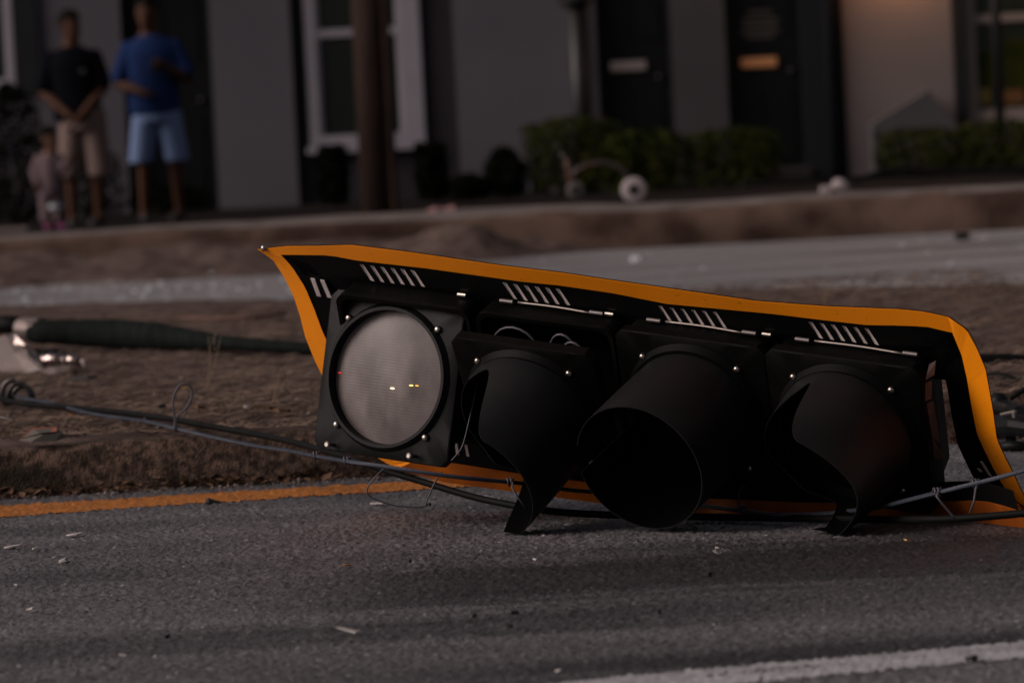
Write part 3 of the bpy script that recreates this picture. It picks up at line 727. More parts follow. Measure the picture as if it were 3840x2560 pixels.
# loose tether wire beside door 1
q2 = lambda zx, zy: (551.2+zx/2.3277, 520.6+zy/2.3277)
q4 = lambda zx, zy: (zx/2.5596, 612.5+zy/2.5596)
q6 = lambda zx, zy: (1286.2+zx/2.4376, 612.5+zy/2.4376)
q7 = lambda zx, zy: (1776.2+zx/2.5601, 643.1+zy/2.5601)
P = [A(*q2(*z), 9.25) for z in ((1270,830),(1255,900),(1240,970),(1205,1120),(1180,1190),(1130,1250))]
MB().tube(spline(P, 6), .0016, 6).build('tether_wire', M['wire'], signal, SIG, smooth=True)

# ================================================================== CABLES
def path(pts, n=10):                           # distance None: lying on the median
    return spline([G(a, b, .158) if Y is None else A(a, b, Y) for a, b, Y in pts], n)
strand_pts = [(-40,893,None),(0,902,None),(59,915,None),(117,925,None),(207,948.5,None),(332,967,None),(406,984,10.75),(488,1003,10.6),(586,1023,10.4),(660,1034,10.05),(723,1046,9.6),(793,1058,9.25),(895,1072.7,9.15),(1024,1092,9.12),(1153,1105,9.15),(1213,1111,9.2),(1303,1124,9.25),(1389,1132,9.27),(1500,1146,9.27),(1614,1161,9.22),(1696,1171,9.14),(1778,1181,9.05),(1874,1180,9.0),(1950,1173,8.92),(2018,1164.6,8.75),(2089,1147,8.55),(2167,1127.5,8.45),(2264.5,1104,8.4),(2352,1080.6,8.35),(2440,1057,8.3)]
sp = path(strand_pts, 14)
mb = MB()
acc = 0; frames = []; a = Vector((0, 0, 1))
for i, p in enumerate(sp):
    t = (sp[min(i+1, len(sp)-1)]-sp[max(0, i-1)]).normalized(); a = (a-t*a.dot(t)).normalized(); b = t.cross(a)
    if i: acc += (p-sp[i-1]).length
    frames.append((p, a.copy(), b, acc))
# resample evenly for a clean twist
tot = acc; NS = 700; ii = 0; even = []
for k in range(NS):
    s = tot*k/(NS-1)
    while ii < len(frames)-2 and frames[ii+1][3] < s: ii += 1
    f = (s-frames[ii][3])/max(1e-9, frames[ii+1][3]-frames[ii][3]); even.append((frames[ii][0].lerp(frames[ii+1][0], f), frames[ii][1], frames[ii][2], s))
for q in range(6):
    mb.tube([p+(a*math.cos(s/.075*2*math.pi+q*math.pi/3)+b*math.sin(s/.075*2*math.pi+q*math.pi/3))*.0030 for p, a, b, s in even], .0019, 5)
o = mb.build('steel_strand_cable', M['strand'], None, even[NS//2][0], smooth=True)
tag(o, 'twisted blue grey steel strand cable running under the signal and up to the right edge', 'cable')
blk = [(-40,905,None),(0,916,None),(62,928,None),(156,935,None),(273,946.5,None),(391,962,None),(469,976,10.75),(586,997,10.5),(660,1012,10.2),(723,1028.6,9.85),(800,1050,9.6),(882,1079,9.45),(981,1109,9.38),(1088,1141,9.3),(1195,1163,9.22),(1281,1175,9.18),(1408,1182,9.16),(1655,1187,9.12),(1850,1190,9.0),(1964,1192,8.85),(2108,1192,8.62),(2206,1190,8.55),(2352,1178,8.48),(2440,1168,8.45)]
# coil at its left end
coil = []
for k in range(46):
    w = k/46*2*math.pi*2.4; c = A(40+10*math.sin(k*.05)-k*.2, 905+k*.45, 12.25); coil.append(c+Vector((math.cos(w+1.2)*.033-.016+.0007*k, -.012+.0009*k, math.sin(w+1.2)*.042)))
bp_ = [G(a, b, .158) if Y is None else A(a, b, Y) for a, b, Y in blk]
oc = MB().tube(spline(coil[::2], 3), .0078, 8).build('steel_spiral', M['coil'], None, coil[0], smooth=True)
tag(oc, 'grey steel spiral wound round the cables at the left edge of the median', 'spiral')
o = MB().tube(spline(bp_, 10), .0080, 8).build('black_cable', M['rubber'], None, bp_[10], smooth=True)
tag(o, 'thick black rubber cable crossing the kerb and sagging beneath the signal', 'cable')

def wire_thing(name, pts, r, label, cat, group=None, m='wire'):
    P = path(pts, 8); o = MB().tube(P, r, 6).build(name, M[m], None, P[0], smooth=True); tag(o, label, cat, group); return o
lp = [(*q4(*z), 10.74) for z in ((1025,960),(1028,900),(1018,830),(1022,760),(1045,710),(1080,690),(1115,700),(1130,740),(1118,790),(1085,840),(1045,875),(1035,900),(1040,960))]
wire_thing('tie_wire_loop', lp, .0028, 'grey wire loop standing up from the twisted cable on the median', 'wire')
wire_thing('thin_wire', [(*q2(*z), 9.2) for z in ((795,1268),(740,1320),(690,1380),(680,1410),(700,1445),(830,1490),(975,1496),(1000,1460),(1040,1370),(1076,1308))], .0018, 'thin brown wire bent in a wide loop below the open door', 'wire')
def knot(px, py, Y, label, tail=None):
    c = A(px, py, Y); mb = MB(); P = []
    for k in range(28):
        w = k/28*2*math.pi*2.3; P.append(c+Vector((-.008+.016*k/28, math.cos(w)*.0085, math.sin(w)*.0085)))
    if tail: P += [A(a, b, Y-.02) for a, b in tail]
    o = mb.tube(P, .0022, 6).build('cable_tie', M['wire'], None, c, smooth=True); tag(o, label, 'cable tie')
knot(338, 966, 11.12, 'small wire tie on the strand cable left of the standing loop')
knot(406, 984, 10.75, 'wire tie at the foot of the standing loop')
knot(727, 1046, 9.58, 'wire tie on the strand cable at the corner of the open door')
knot(797, 1058, 9.25, 'wire tie on the strand cable under the open door beside a wing screw')
knot(1172, 1106, 9.16, 'wire tie whose tail hangs down just left of the second visor', [q2(*z) for z in ((1455,1395),(1490,1450),(1535,1510))])
knot(1703, 1171, 9.12, 'wire tie on the strand cable between the tunnel visor and the right visor', [q6(*z) for z in ((1000,1330),(1002,1260),(1020,1232),(1050,1240))])
knot(2153, 1130, 8.46, 'wire tie with a straight tail right of the rightmost visor', [q7(*z) for z in ((960,1270),(990,1310),(1050,1380),(1075,1410))])
knot(2240, 1110, 8.42, 'wire tie nearest the right edge with a tail hanging before the backplate', [q7(*z) for z in ((1190,1230),(1180,1300),(1155,1370))])

# dark sleeve with its collar, and the crushed bracket at the left
sl = [(78,763,15.4,26),(110,762,15.35,28),(190,764,15.3,31),(273,767,15.2,34),(350,771,15.0,31),(426,778,14.8,25),(490,785,14.6,18),(547,789,14.45,15.5),(630,795,14.3,15),(709,800,14.2,14.5),(900,812,14.0,14)]
P = spline([A(a, b, Y) for a, b, Y, r in sl], 5); rr = []
for i in range(len(sl)-1):
    for k in range(5): rr.append((sl[i][3]+(sl[i+1][3]-sl[i][3])*k/5)/(9800/sl[i][2]))
rr.append(14/(9800/14.0)); rr = [r*(1+.03*math.sin(i*1.9)+.02*math.sin(i*.7)) for i, r in enumerate(rr)]
hose = thing('cable_sleeve', A(78, 790, 15.4), 'thick dark cloth sleeve lying on the median behind the left end of the signal', 'sleeve')
HB = hose.location
MB().tube(P, rr, 16).build('sleeve', M['sleeve'], hose, HB, smooth=True)
c0, c1 = A(47, 754, 15.45), A(96, 758, 15.38)
MB().tube([c0, c0.lerp(c1, .1), c0.lerp(c1, .55), c1], [.038, .043, .043, .046], 18).build('collar', M['alu'], hose, HB, smooth=False)
MB().tube([A(-30, 748, 15.5), A(20, 745, 15.48), A(50, 750, 15.45)], [.036, .034, .036], 12).build('end_fitting', M['rubber'], hose, HB, smooth=True)
MB().box((-.02, -.004, -.003), (.02, .004, .003), Matrix.Translation(A(72, 742, 15.35))).build('clip', M['rubber'], hose, HB)
br = thing('crushed_bracket', A(60, 853, 14.1), 'crumpled bright metal bracket at the left edge of the median', 'bracket')
BB = br.location
def sheet(pts, name, m, th=.004, parent=br, base=BB):
    P = [A(a, b, Y) for a, b, Y in pts]; n = len(P); ctr = sum(P, Vector())/n; nn = (P[1]-P[0]).cross(P[2]-P[0]).normalized()*th
    Q = [p+nn for p in P]
    mb = MB(); mb.add(P+Q+[ctr+nn*-2.0, ctr+nn], [(i, (i+1) % n, 2*n) for i in range(n)]+[((i+1) % n+n, i+n, 2*n+1) for i in range(n)]+[(i, i+n, (i+1) % n+n, (i+1) % n) for i in range(n)])
    return mb.build(name, M[m], parent, base)
Z = lambda zx, zy, Y: (*q4(zx, zy), Y)
sheet([Z(-40,430,14.2),Z(30,400,14.15),Z(80,420,14.0),Z(150,490,13.95),Z(195,560,13.9),Z(240,605,13.85),Z(150,628,13.9),Z(-40,622,14.1)], 'side_plate', 'alu')
sheet([Z(60,395,13.95),Z(90,400,13.9),Z(150,462,13.85),Z(160,480,13.85),Z(140,478,13.88),Z(70,420,13.93)], 'bent_strap', 'chrome', .01)
sheet([Z(150,470,13.86),Z(185,500,13.84),Z(245,580,13.8),Z(220,590,13.8),Z(165,530,13.85)], 'bent_strap', 'chrome', .01)
P = [A(*Z(*z)) for z in ((215,535,13.9),(270,548,13.85),(330,540,13.8),(390,548,13.78),(440,545,13.75),(465,560,13.72))]
MB().tube(spline(P, 4), [.020+.006*math.sin(i*2.3)-.0004*i for i in range(21)], 9).build('crushed_tube', M['chrome'], br, BB)
sheet([Z(195,480,13.9),Z(300,490,13.86),Z(460,520,13.8),Z(470,535,13.78),Z(330,520,13.82),Z(240,525,13.85)], 'edge_strip', 'rubber', .006)
sheet([Z(230,590,13.85),Z(430,575,13.75),Z(400,610,13.72),Z(330,632,13.72),Z(250,625,13.8)], 'lower_plate', 'alu')
sheet([Z(465,540,13.72),Z(495,545,13.7),Z(497,590,13.7),Z(470,575,13.72)], 'torn_flap', 'alu', .002)

# hardware to the right of the signal
def W7(zx, zy, Y): return A(*q7(zx, zy), Y)
o = MB().tube(spline([W7(1100,480,12.0),W7(1240,478,12.0),W7(1360,474,12.0),W7(1474,482,12.0),W7(1700,500,12.0)], 5), .021, 12).build('black_conduit', M['rubber'], None, W7(1474,500,12.0), smooth=True)
tag(o, 'straight black conduit lying on the soil at the right edge', 'conduit')
o = MB().tube(spline([W7(1150,560,11.3),W7(1260,575,11.3),W7(1340,572,11.25),W7(1420,598,11.2),W7(1480,640,11.2),W7(1600,700,11.2)], 5), .013, 10).build('bent_black_conduit', M['rubber'], None, W7(1400,640,11.2), smooth=True)
tag(o, 'curved black conduit bending down at the right edge below the straight one', 'conduit')
hw = thing('signal_hanger', W7(1420,960,10.80), 'dark metal span wire hanger fitting behind the right end of the backplate', 'hanger'); HW = hw.location
MB().ball(W7(1325,720,10.80), .027, 1, 1, 1, 14).build('ball_cap', M['black_door'], hw, HW, smooth=True)
MB().tube([W7(1310,740,10.80),W7(1400,760,10.75),W7(1440,790,10.70),W7(1500,800,10.70)], [.022,.02,.024,.024], 12).build('neck', M['black_door'], hw, HW)
MB().tube(spline([W7(1390,700,10.60),W7(1430,670,10.60),W7(1474,645,10.60),W7(1540,600,10.60)], 4), .007, 8).build('cable_tail', M['rubber'], hw, HW, smooth=True)
MB().tube([W7(1340,790,10.65),W7(1425,772,10.60)], .004, 8).build('pin', M['rod'], hw, HW)
MB().tube([W7(1412,775,10.60),W7(1416,808,10.60)], .005, 8).build('pin_head', M['rod'], hw, HW)
MB().tube([W7(1290,870,10.70),W7(1340,860,10.70),W7(1420,850,10.65),W7(1560,870,10.60)], [.026,.030,.028,.03], 12).build('clamp_body', M['black_door'], hw, HW)
MB().tube([W7(1300,985,10.60),W7(1400,975,10.55),W7(1540,985,10.55)], .014, 10).build('lower_bar', M['black_door'], hw, HW, smooth=True)
MB().tube([W7(1385,850,10.70),W7(1400,960,10.70)], .014, 10).build('link', M['rubber'], hw, HW)

# ================================================================== TERRACE BEHIND
FY_ = 39.0; GZ = .152
def FX_(px): return A(px, 210, FY_).x
def FZ_(px, py): return A(px, py, FY_).z
house = thing('terrace_house', (FX_(1200), FY_, GZ), 'grey painted terrace with dark doors and white framed sash windows across the background', 'building'); HS = house.location
TOP = 6.2
def wall_box(px0, px1, m, y0=FY_, y1=FY_+.3, z0=GZ-.1, z1=TOP, name='wall', x0=None, x1=None):
    return MB().box((x0 if x0 is not None else FX_(px0), y0, z0), (x1 if x1 is not None else FX_(px1), y1, z1)).build(name, M[m], house, HS)
wall_box(0, 0, 'wall', name='wall', x0=-16, x1=FX_(-130))
MB().box((FX_(-130), FY_, GZ-.1), (FX_(38), FY_+.3, FZ_(20, 213))).build('wall', M['wall'], house, HS)
MB().box((FX_(-130), FY_, 2.9), (FX_(38), FY_+.3, TOP)).build('wall', M['wall'], house, HS)
wall_box(38, 285, 'wall')
wall_box(490, 674, 'wall')
wall_box(285, 490, 'wall', z0=2.35)
wall_box(1048, 1350, 'wall')
wall_box(1350, 1376, 'bay2', y0=FY_+.02)
wall_box(1376, 1548, 'wall', z0=2.5)
wall_box(1548, 1672, 'bay2', y0=FY_+.03)
wall_box(1672, 1852, 'wall', z0=2.5)
wall_box(1852, 1942, 'trim', y0=FY_+.05)
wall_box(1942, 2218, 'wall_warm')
# recessed dark bay with the sash window
bx0, bx1 = FX_(674), FX_(1048); wx0, wx1 = FX_(706), FX_(972); wz0 = FZ_(840, 333); wz1 = wz0+2.05
for lo, hi in (((bx0, GZ-.1), (wx0, TOP)), ((wx1, GZ-.1), (bx1, TOP)), ((wx0, GZ-.1), (wx1, wz0)), ((wx0, wz1), (wx1, TOP))):
    MB().box((lo[0], FY_+.12, lo[1]), (hi[0], FY_+.36, hi[1])).build('bay_panel', M['bay'], house, HS)
def sash(x0, x1, z0, z1, y, fm, gm, rail, casl, casr, name='window'):
    w = MB()
    w.box((x0, y, z0), (x0+casl, y+.09, z1)); w.box((x1-casr, y, z0), (x1, y+.09, z1)); w.box((x0+casl, y, z1-.10), (x1-casr, y+.09, z1))
    w.box((x0+casl, y, z0), (x1-casr, y+.09, z0+.10))
    f = w.build(name, M[fm], house, HS, bevel=.006)
    MB().box((x0+casl, y+.012, rail-.035), (x1-casr, y+.08, rail+.035)).build('meeting_rail', M[fm], f, HS, bevel=.004)
    MB().box((x0-.03, y-.05, z0-.06), (x1+.03, y+.04, z0)).build('sill', M[fm], f, HS, bevel=.006)
    MB().box((x0+casl, y+.045, z0+.1), (x1-casr, y+.055, rail-.035)).build('pane', M[gm], f, HS)
    MB().box((x0+casl, y+.035, rail+.035), (x1-casr, y+.04, z1-.1)).build('pane', M[gm], f, HS)
    for xa in (x0+casl, x1-casr-.03):
        MB().box((xa, y+.02, z0+.1), (xa+.03, y+.07, z1-.1)).build('sash_stile', M[fm], f, HS)
    return f
sash(wx0, wx1, wz0, wz1, FY_+.06, 'frame', 'glassdark', FZ_(840, 73), .10, .20)
sash(FX_(-130), FX_(38), FZ_(20, 205), 2.9, FY_-.02, 'frame', 'glassdark', FZ_(20, -60), .10, .06)
MB().box((FX_(42), FY_-.05, FZ_(60, 215)), (FX_(95), FY_-.005, 2.9)).build('shutter', M['trim'], house, HS)
# warm right-hand window
cx0 = FX_(2224); cx1 = cx0+1.1; cz0 = FZ_(2290, 276)
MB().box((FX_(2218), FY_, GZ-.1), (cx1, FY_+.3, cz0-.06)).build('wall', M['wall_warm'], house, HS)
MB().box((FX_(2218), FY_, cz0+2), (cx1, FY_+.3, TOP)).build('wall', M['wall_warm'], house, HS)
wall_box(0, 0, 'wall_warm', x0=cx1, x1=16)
wc = sash(cx0, cx1, cz0, cz0+2, FY_+.05, 'framew', 'glassgreen', FZ_(2290, 42), .07, .07)
MB().box((FX_(2192), FY_-.04, cz0-.1), (FX_(2220), FY_-.003, cz0+2.1)).build('shutter', M['trim'], house, HS)
for pxa, pxb, pya, pyb, mm in ((2243, 2274, 203, 240, 'yellow_item'), (2302, 2352, 205, 240, 'orange_item'), (2250, 2280, 120, 200, 'leaf'), (2310, 2370, 90, 205, 'leaf')):
    a = A(pxa, pyb, FY_+.09); b = A(pxb, pya, FY_+.09)
    MB().box((a.x, FY_+.085, a.z), (b.x, FY_+.093, b.z)).build('window_ornament', M[mm], wc, HS, bevel=.02)
def doorway(px0, px1, slot_px, slot_py, z1=2.35, sw=.33, slot=True, sm_='slot'):
    x0, x1 = FX_(px0), FX_(px1)
    d = MB().box((x0+.03, FY_+.16, GZ+.02), (x1-.03, FY_+.21, z1)).build('door', M['door'], house, HS, bevel=.004)
    for (a, b, c, e) in ((.14, .46, .2, .85), (.54, .86, .2, .85), (.14, .46, 1.35, 2.1), (.54, .86, 1.35, 2.1)):
        w_ = x1-x0; MB().box((x0+w_*a, FY_+.15, GZ+c), (x0+w_*b, FY_+.158, GZ+e)).build('door_panel', M['door'], d, HS, bevel=.003)
    if slot:
        c = A(slot_px, slot_py, FY_+.15)
        MB().box((c.x-sw/2, FY_+.135, c.z-.045), (c.x+sw/2, FY_+.149, c.z+.045)).build('mail_slot', M[sm_], d, HS, bevel=.008)
    MB().box((x0, FY_+.06, GZ-.1), (x0+.03, FY_+.25, z1+.1)).build('door_jamb', M['trim'], house, HS)
    MB().box((x1-.03, FY_+.06, GZ-.1), (x1, FY_+.25, z1+.1)).build('door_jamb', M['trim'], house, HS)
    MB().box((x0+.03, FY_+.06, z1), (x1-.03, FY_+.25, z1+.1)).build('door_head', M['trim'], house, HS)
    MB().ball((x1-.12, FY_+.12, GZ+1.0), .03, seg=8).build('door_knob', M['postblack'], d, HS, smooth=True)
    return d
doorway(285, 490, 0, 0, slot=False)
doorway(1376, 1548, 1443, 152, 2.5)
dd = doorway(1672, 1852, 1743, 144, 2.5, sm_='brass')
for i, py in enumerate((28, 46, 58, 72, 84)):  # faint lines of lettering on the door, too soft to read
    c = A(1745, py, FY_+.15); w_ = (.22, .34, .30, .36, .26)[i]
    MB().box((c.x-w_/2, FY_+.146, c.z-.02), (c.x+w_/2, FY_+.1485, c.z+.015)).build('lettering_line', mat('dim_lettering', (.05, .04, .032), .6), dd, HS)
MB().tube([(FX_(1912), FY_-.03, GZ), (FX_(1912), FY_-.03, 5.9)], .06, 12).build('downpipe', M['trim'], house, HS, smooth=True)
for i in range(1):
    MB().box((FX_(1700), FY_-.45, GZ-.02), (FX_(1850), FY_+.05, GZ+.12)).build('step', M['step'], house, HS, bevel=.01)
rf = MB().add([(-16.3, FY_-.4, TOP), (16.3, FY_-.4, TOP), (16.3, FY_+4, TOP+2.4), (-16.3, FY_+4, TOP+2.4), (16.3, FY_+8.4, TOP), (-16.3, FY_+8.4, TOP)], [(0,1,2,3), (3,2,4,5), (0,3,5), (1,4,2), (0,5,4,1)]).build('roof', M['trim'], house, HS)
MB().box((-16, FY_+.4, GZ), (16, FY_+8, TOP-.01)).build('inner_shell', M['trim'], house, HS)
# porch lantern above the frame, whose warm light washes the wall beneath it
lz = 2.32; lx = FX_(2075)
lamp = thing('porch_lantern', (lx, FY_-.05, lz), 'small black porch lantern on the warm lit wall beside the right hand door', 'lantern'); LB = lamp.location
MB().box((lx-.05, FY_-.03, lz-.08), (lx+.05, FY_-.002, lz+.12)).build('back_plate', M['postblack'], lamp, LB)
MB().tube([(lx, FY_-.02, lz+.1), (lx, FY_-.14, lz+.16), (lx, FY_-.16, lz+.1)], .012, 8).build('arm', M['postblack'], lamp, LB)
MB().rings([[Vector((lx+math.cos(t)*r, FY_-.16+math.sin(t)*r, z)) for t in [2*math.pi*k/6 for k in range(6)]] for z, r in ((lz+.12, .02), (lz+.06, .10), (lz+.05, .10))]).build('cap', M['postblack'], lamp, LB)
MB().ball((lx, FY_-.16, lz-.02), .035, seg=10).build('bulb', emat('warm_bulb', (1, .5, .2), 12), lamp, LB, smooth=True)
pl = bpy.data.lights.new('porch_light', 'POINT'); pl.energy = 24; pl.color = (1, .42, .16); pl.shadow_soft_size = .05
po = bpy.data.objects.new('porch_light', pl); C.objects.link(po); po.parent = lamp; po.location = (0, -.24, -.10)
# grey gabled bulkhead leaning by the wall
P = [A(a, b, 38.6) for a, b in ((2006, 420), (2001, 284), (2131, 206), (2204, 292), (2206, 415))]
mb = MB(); n = len(P); mb.add(P+[p+Vector((0, .3, 0)) for p in P], [tuple(range(n)), tuple(range(2*n-1, n-1, -1))]+[(j, j+n, (j+1) % n+n, (j+1) % n) for j in range(n)])
o = mb.build('cellar_bulkhead', M['greyslab'], None, A(2100, 415, 38.6), bevel=.01); tag(o, 'grey gable shaped cellar bulkhead standing against the warm lit wall', 'bulkhead')
# posts
def post(px, Y, ztop, r, label, cap=False):
    b = Vector((A(px, 280, Y).x, Y, GZ)); t = thing('iron_post', b, label, 'post')
    MB().tube([b, (b.x, Y, ztop)], r, 12).build('shaft', M['postblack'], t, b, smooth=True)
    MB().tube([b, (b.x, Y, GZ+.04), (b.x, Y, GZ+.08)], [r*2, r*1.9, r*1.2], 12).build('foot', M['postblack'], t, b)
    if cap: MB().rings([[Vector((b.x+math.cos(k*math.pi/8)*q, Y+math.sin(k*math.pi/8)*q, z)) for k in range(16)] for z, q in ((ztop-.05, r), (ztop, r*2.1), (ztop+.05, r*2.2), (ztop+.07, r*1.2))]).build('cap', M['postblack'], t, b)
post(1335, 38.0, A(1322, 8, 38.0).z, .072, 'black post with a flared cap standing in the hedge beside the grey wall', True)
post(2298, 37.6, 3.4, .042, 'thin black post in front of the window at the right edge')
# utility pole
pb_ = Vector((A(872, 462, 34.0).x, 34.0, .15)); pole = thing('utility_pole', pb_, 'brown wooden utility pole standing before the white framed window', 'pole')
MB().tube([pb_-Vector((0,0,.1)), pb_+Vector((0,0,2)), pb_+Vector((0,0,9))], [.152, .146, .125], 24).build('shaft', M['wood'], pole, pb_, smooth=True)
MB().box((pb_.x+.09, pb_.y-.15, .15), (pb_.x+.125, pb_.y-.11, 5)).build('ground_wire_cover', M['orangeplastic'] if False else M['wood'], pole, pb_)

# ------------------------------------------------------------------ shrubs
def shrub(px0, px1, ptop, pbot, Y, label, m='leaf', dense=1.0, shape='round', name='shrub', group='shrubs along the terrace'):
    a = A(px0, pbot, Y); b = A(px1, ptop, Y); cxs = (a.x+b.x)/2; w = (b.x-a.x)/2; zt = b.z; h = zt-GZ; base = Vector((cxs, Y, GZ))
    t = thing(name, base, label, 'shrub', group); dp = min(.45, max(.25, w))
    mb = MB(); n = int(2600*dense*max(.25, min(1.6, w*2*h)))
    for i in range(n):
        th = random.uniform(0, 2*math.pi); u = random.random(); q = random.random()**.35
        zz = u; prof = {'round': (math.sin(math.pi*min(1, .12+.88*zz))**.45 if zz > .5 else .9+.1*zz*2), 'column': (1-.25*abs(zz-.5)), 'box': 1.0, 'cone': 1-.75*zz}[shape]
        if shape == 'box': prof = 1 if zz < .86 else math.sqrt(max(.05, 1-((zz-.86)/.14)**2))
        lump = 1+.16*noise.noise(Vector((math.cos(th)*2, math.sin(th)*2, zz*4+cxs*3)))
        p = base+Vector((math.cos(th)*w*prof*q*lump, math.sin(th)*dp*prof*q*lump, .03+zz*h*(1+.05*noise.noise(Vector((th*2, cxs, 1))))))
        s = random.uniform(.018, .045); d = Vector((random.gauss(0,1), random.gauss(0,1), random.gauss(.3,1))).normalized(); e = d.orthogonal().normalized()*s*.45; e.rotate(Matrix.Rotation(random.uniform(0, 6.28), 3, d))
        mb.add([p-d*s, p+e, p+d*s, p-e], [(0,1,2,3)])
    mb.build('foliage', M[m], t, base)
    st = MB()
    for k in range(5):
        r0 = base+Vector((random.uniform(-.2,.2)*w, random.uniform(-.1,.1), 0)); st.tube([r0-Vector((0,0,.05)), r0+Vector((random.uniform(-.4,.4)*w, random.uniform(-.1,.1), h*.4)), r0+Vector((random.uniform(-.6,.6)*w, random.uniform(-.15,.15), h*.75))], [.018, .013, .006], 5)
    st.build('stems', M['stem'], t, base)
shrub(-60, 100, 200, 490, 36.6, 'large dark bush at the left edge beside the man in navy', 'leafdark', 1.3)
shrub(100, 285, 330, 480, 37.6, 'low dark bush behind the child and the man in khaki shorts', 'leafdark', 1.2)
shrub(285, 490, 430, 480, 38.2, 'low dark planting behind the legs of the man in blue', 'leafdark', 1.2)
shrub(733, 800, 342, 462, 37.6, 'dark narrow shrub left of the wooden pole under the window', 'leafdark', 2.5, 'column')
shrub(955, 1028, 335, 455, 37.6, 'dark narrow shrub right of the wooden pole under the window corner', 'leafdark', 2.5, 'column')
shrub(1030, 1120, 408, 452, 37.4, 'tiny low shrub between the pole and the hedge', 'leafdark', 3)
shrub(1112, 1205, 345, 448, 37.5, 'small dark round shrub at the left end of the hedge', 'leafdark', 2.0)
shrub(1200, 1430, 272, 445, 37.7, 'tallest green bush in front of the black capped post', 'leaf', 1.6, 'box')
shrub(1385, 1585, 305, 448, 37.4, 'trimmed green bush below the middle mail slot door', 'leaf', 1.8, 'box')
shrub(1570, 1790, 300, 440, 37.4, 'trimmed green bush left of the door with the glowing mail slot', 'leaf', 1.8, 'box')
shrub(2008, 2205, 300, 405, 37.8, 'trimmed green bush in front of the grey bulkhead', 'leaf', 1.8, 'box')
shrub(2195, 2420, 280, 402, 37.6, 'trimmed green bush under the window at the right edge', 'leaf', 1.8, 'box')

# ================================================================== PEOPLE
def ell(c, rx, ry, ax=Vector((1,0,0)), ay=Vector((0,1,0)), n=16): return [c+ax*math.cos(2*math.pi*k/n)*rx+ay*math.sin(2*math.pi*k/n)*ry for k in range(n)]
def limb(mb, pts, rs, sides=10):
    pts = [Vector(p) for p in pts]; mb.tube(pts, rs, sides)
    for p, r in zip(pts, rs): mb.ball(p, r*.99, seg=8)
def skin_obj(mb, name, m, parent, base, vox=.011, it=6):
    o = mb.build(name, m, parent, base, smooth=True)
    r = o.modifiers.new('remesh', 'REMESH'); r.mode = 'VOXEL'; r.voxel_size = vox; r.use_smooth_shade = True
    s = o.modifiers.new('smooth', 'SMOOTH'); s.factor = .5; s.iterations = it
    return o
def hand(mb, w, d, s=1.0, palm=Vector((0,-1,0))):
    d = d.normalized(); side = d.cross(palm).normalized(); k = w+d*.085*s
    mb.rings([ell(w+d*t*s, a*s, b*s, side, palm, 10) for t, a, b in ((-.01, .024, .02), (.03, .036, .017), (.07, .042, .016), (.09, .040, .013))])
    for i, (off, L) in enumerate(((-.030, .060), (-.010, .075), (.011, .070), (.031, .054))):
        p0 = k+side*off*s; p1 = p0+d*L*.5*s+palm*.008*s; p2 = p1+(d*.75+palm*.65).normalized()*L*.5*s
        mb.tube([p0-d*.02*s, p0, p1, p2], [.0105*s, .0105*s, .0095*s, .008*s], 7)
    t0 = w+d*.025*s-side*.034*s; mb.tube([t0, t0+d*.03*s-side*.028*s, t0+d*.06*s-side*.03*s+palm*.015*s], [.013*s, .012*s, .009*s], 7)
def head(mb, c, s, turn):
    Rz = Matrix.Rotation(turn, 3, 'Z'); f = lambda v: c+Rz @ (Vector(v)*s)
    rg = []
    for z, rx, ry, oy in ((-.125, .030, .030, -.050), (-.115, .045, .050, -.040), (-.09, .058, .070, -.025), (-.05, .068, .086, -.008), (0, .075, .095, 0), (.05, .077, .097, .004), (.09, .066, .083, .006), (.115, .042, .052, .006), (.125, .015, .02, .006)):
        rg.append([f((math.cos(2*math.pi*k/18)*rx, math.sin(2*math.pi*k/18)*ry+oy, z)) for k in range(18)])
    mb.rings(rg)
    mb.rings([[f((math.cos(2*math.pi*k/8)*w_, -.088-dp+math.sin(2*math.pi*k/8)*.008, z)) for k in range(8)] for z, w_, dp in ((.012, .008, .0), (-.015, .011, .010), (-.035, .016, .018), (-.044, .010, .004))])
    mb.rings([[f((math.cos(2*math.pi*k/8)*w_, -.083+math.sin(2*math.pi*k/8)*.008, z)) for k in range(8)] for z, w_ in ((-.082, .012), (-.074, .026), (-.066, .024), (-.06, .01))])
    for sx in (-1, 1):
        mb.rings([[f((sx*(.076+x_), .012+math.cos(2*math.pi*k/10)*.018*q, -.005+math.sin(2*math.pi*k/10)*.032*q)) for k in range(10)] for x_, q in ((-.01, .7), (.004, 1), (.012, .9))])
    return f
def hair_eyes(f, person, base, s, long=False):
    mb = MB(); rg = []
    low = -.06 if long else -.01
    for z, rx, ry, oy in ((low, .080, .070, .040), (.03, .084, .092, .020), (.06, .085, .100, .010), (.09, .076, .092, .006), (.118, .054, .064, .008), (.135, .02, .025, .008)):
        rg.append([f((math.cos(2*math.pi*k/18)*rx, math.sin(2*math.pi*k/18)*ry+oy, z)) for k in range(18)])
    mb.rings(rg); mb.build('hair', M['hair'], person, base, smooth=True)
    for sx in (-1, 1): MB().ball(f((sx*.031, -.085, .008)), .011*s, seg=8).build('eye', M['eye'], person, base, smooth=True)
def shoes(person, base, feet, m, s=1.0):
    for fx_, fy_, tr in feet:
        Rz = Matrix.Rotation(tr, 3, 'Z'); f = lambda v: base+Vector((fx_, fy_, 0))+Rz @ (Vector(v)*s)
        rg = []
        for yy, w_, h in ((.09, .028, .055), (.06, .036, .075), (0, .038, .08), (-.06, .044, .06), (-.12, .046, .05), (-.165, .035, .038), (-.18, .012, .02)):
            rg.append([f((math.cos(t)*w_, yy, max(0, h*.5+math.sin(t)*h*.55))) for t in [2*math.pi*k/12 for k in range(12)]])
        MB().rings(rg).build('shoe', m, person, base, smooth=True)
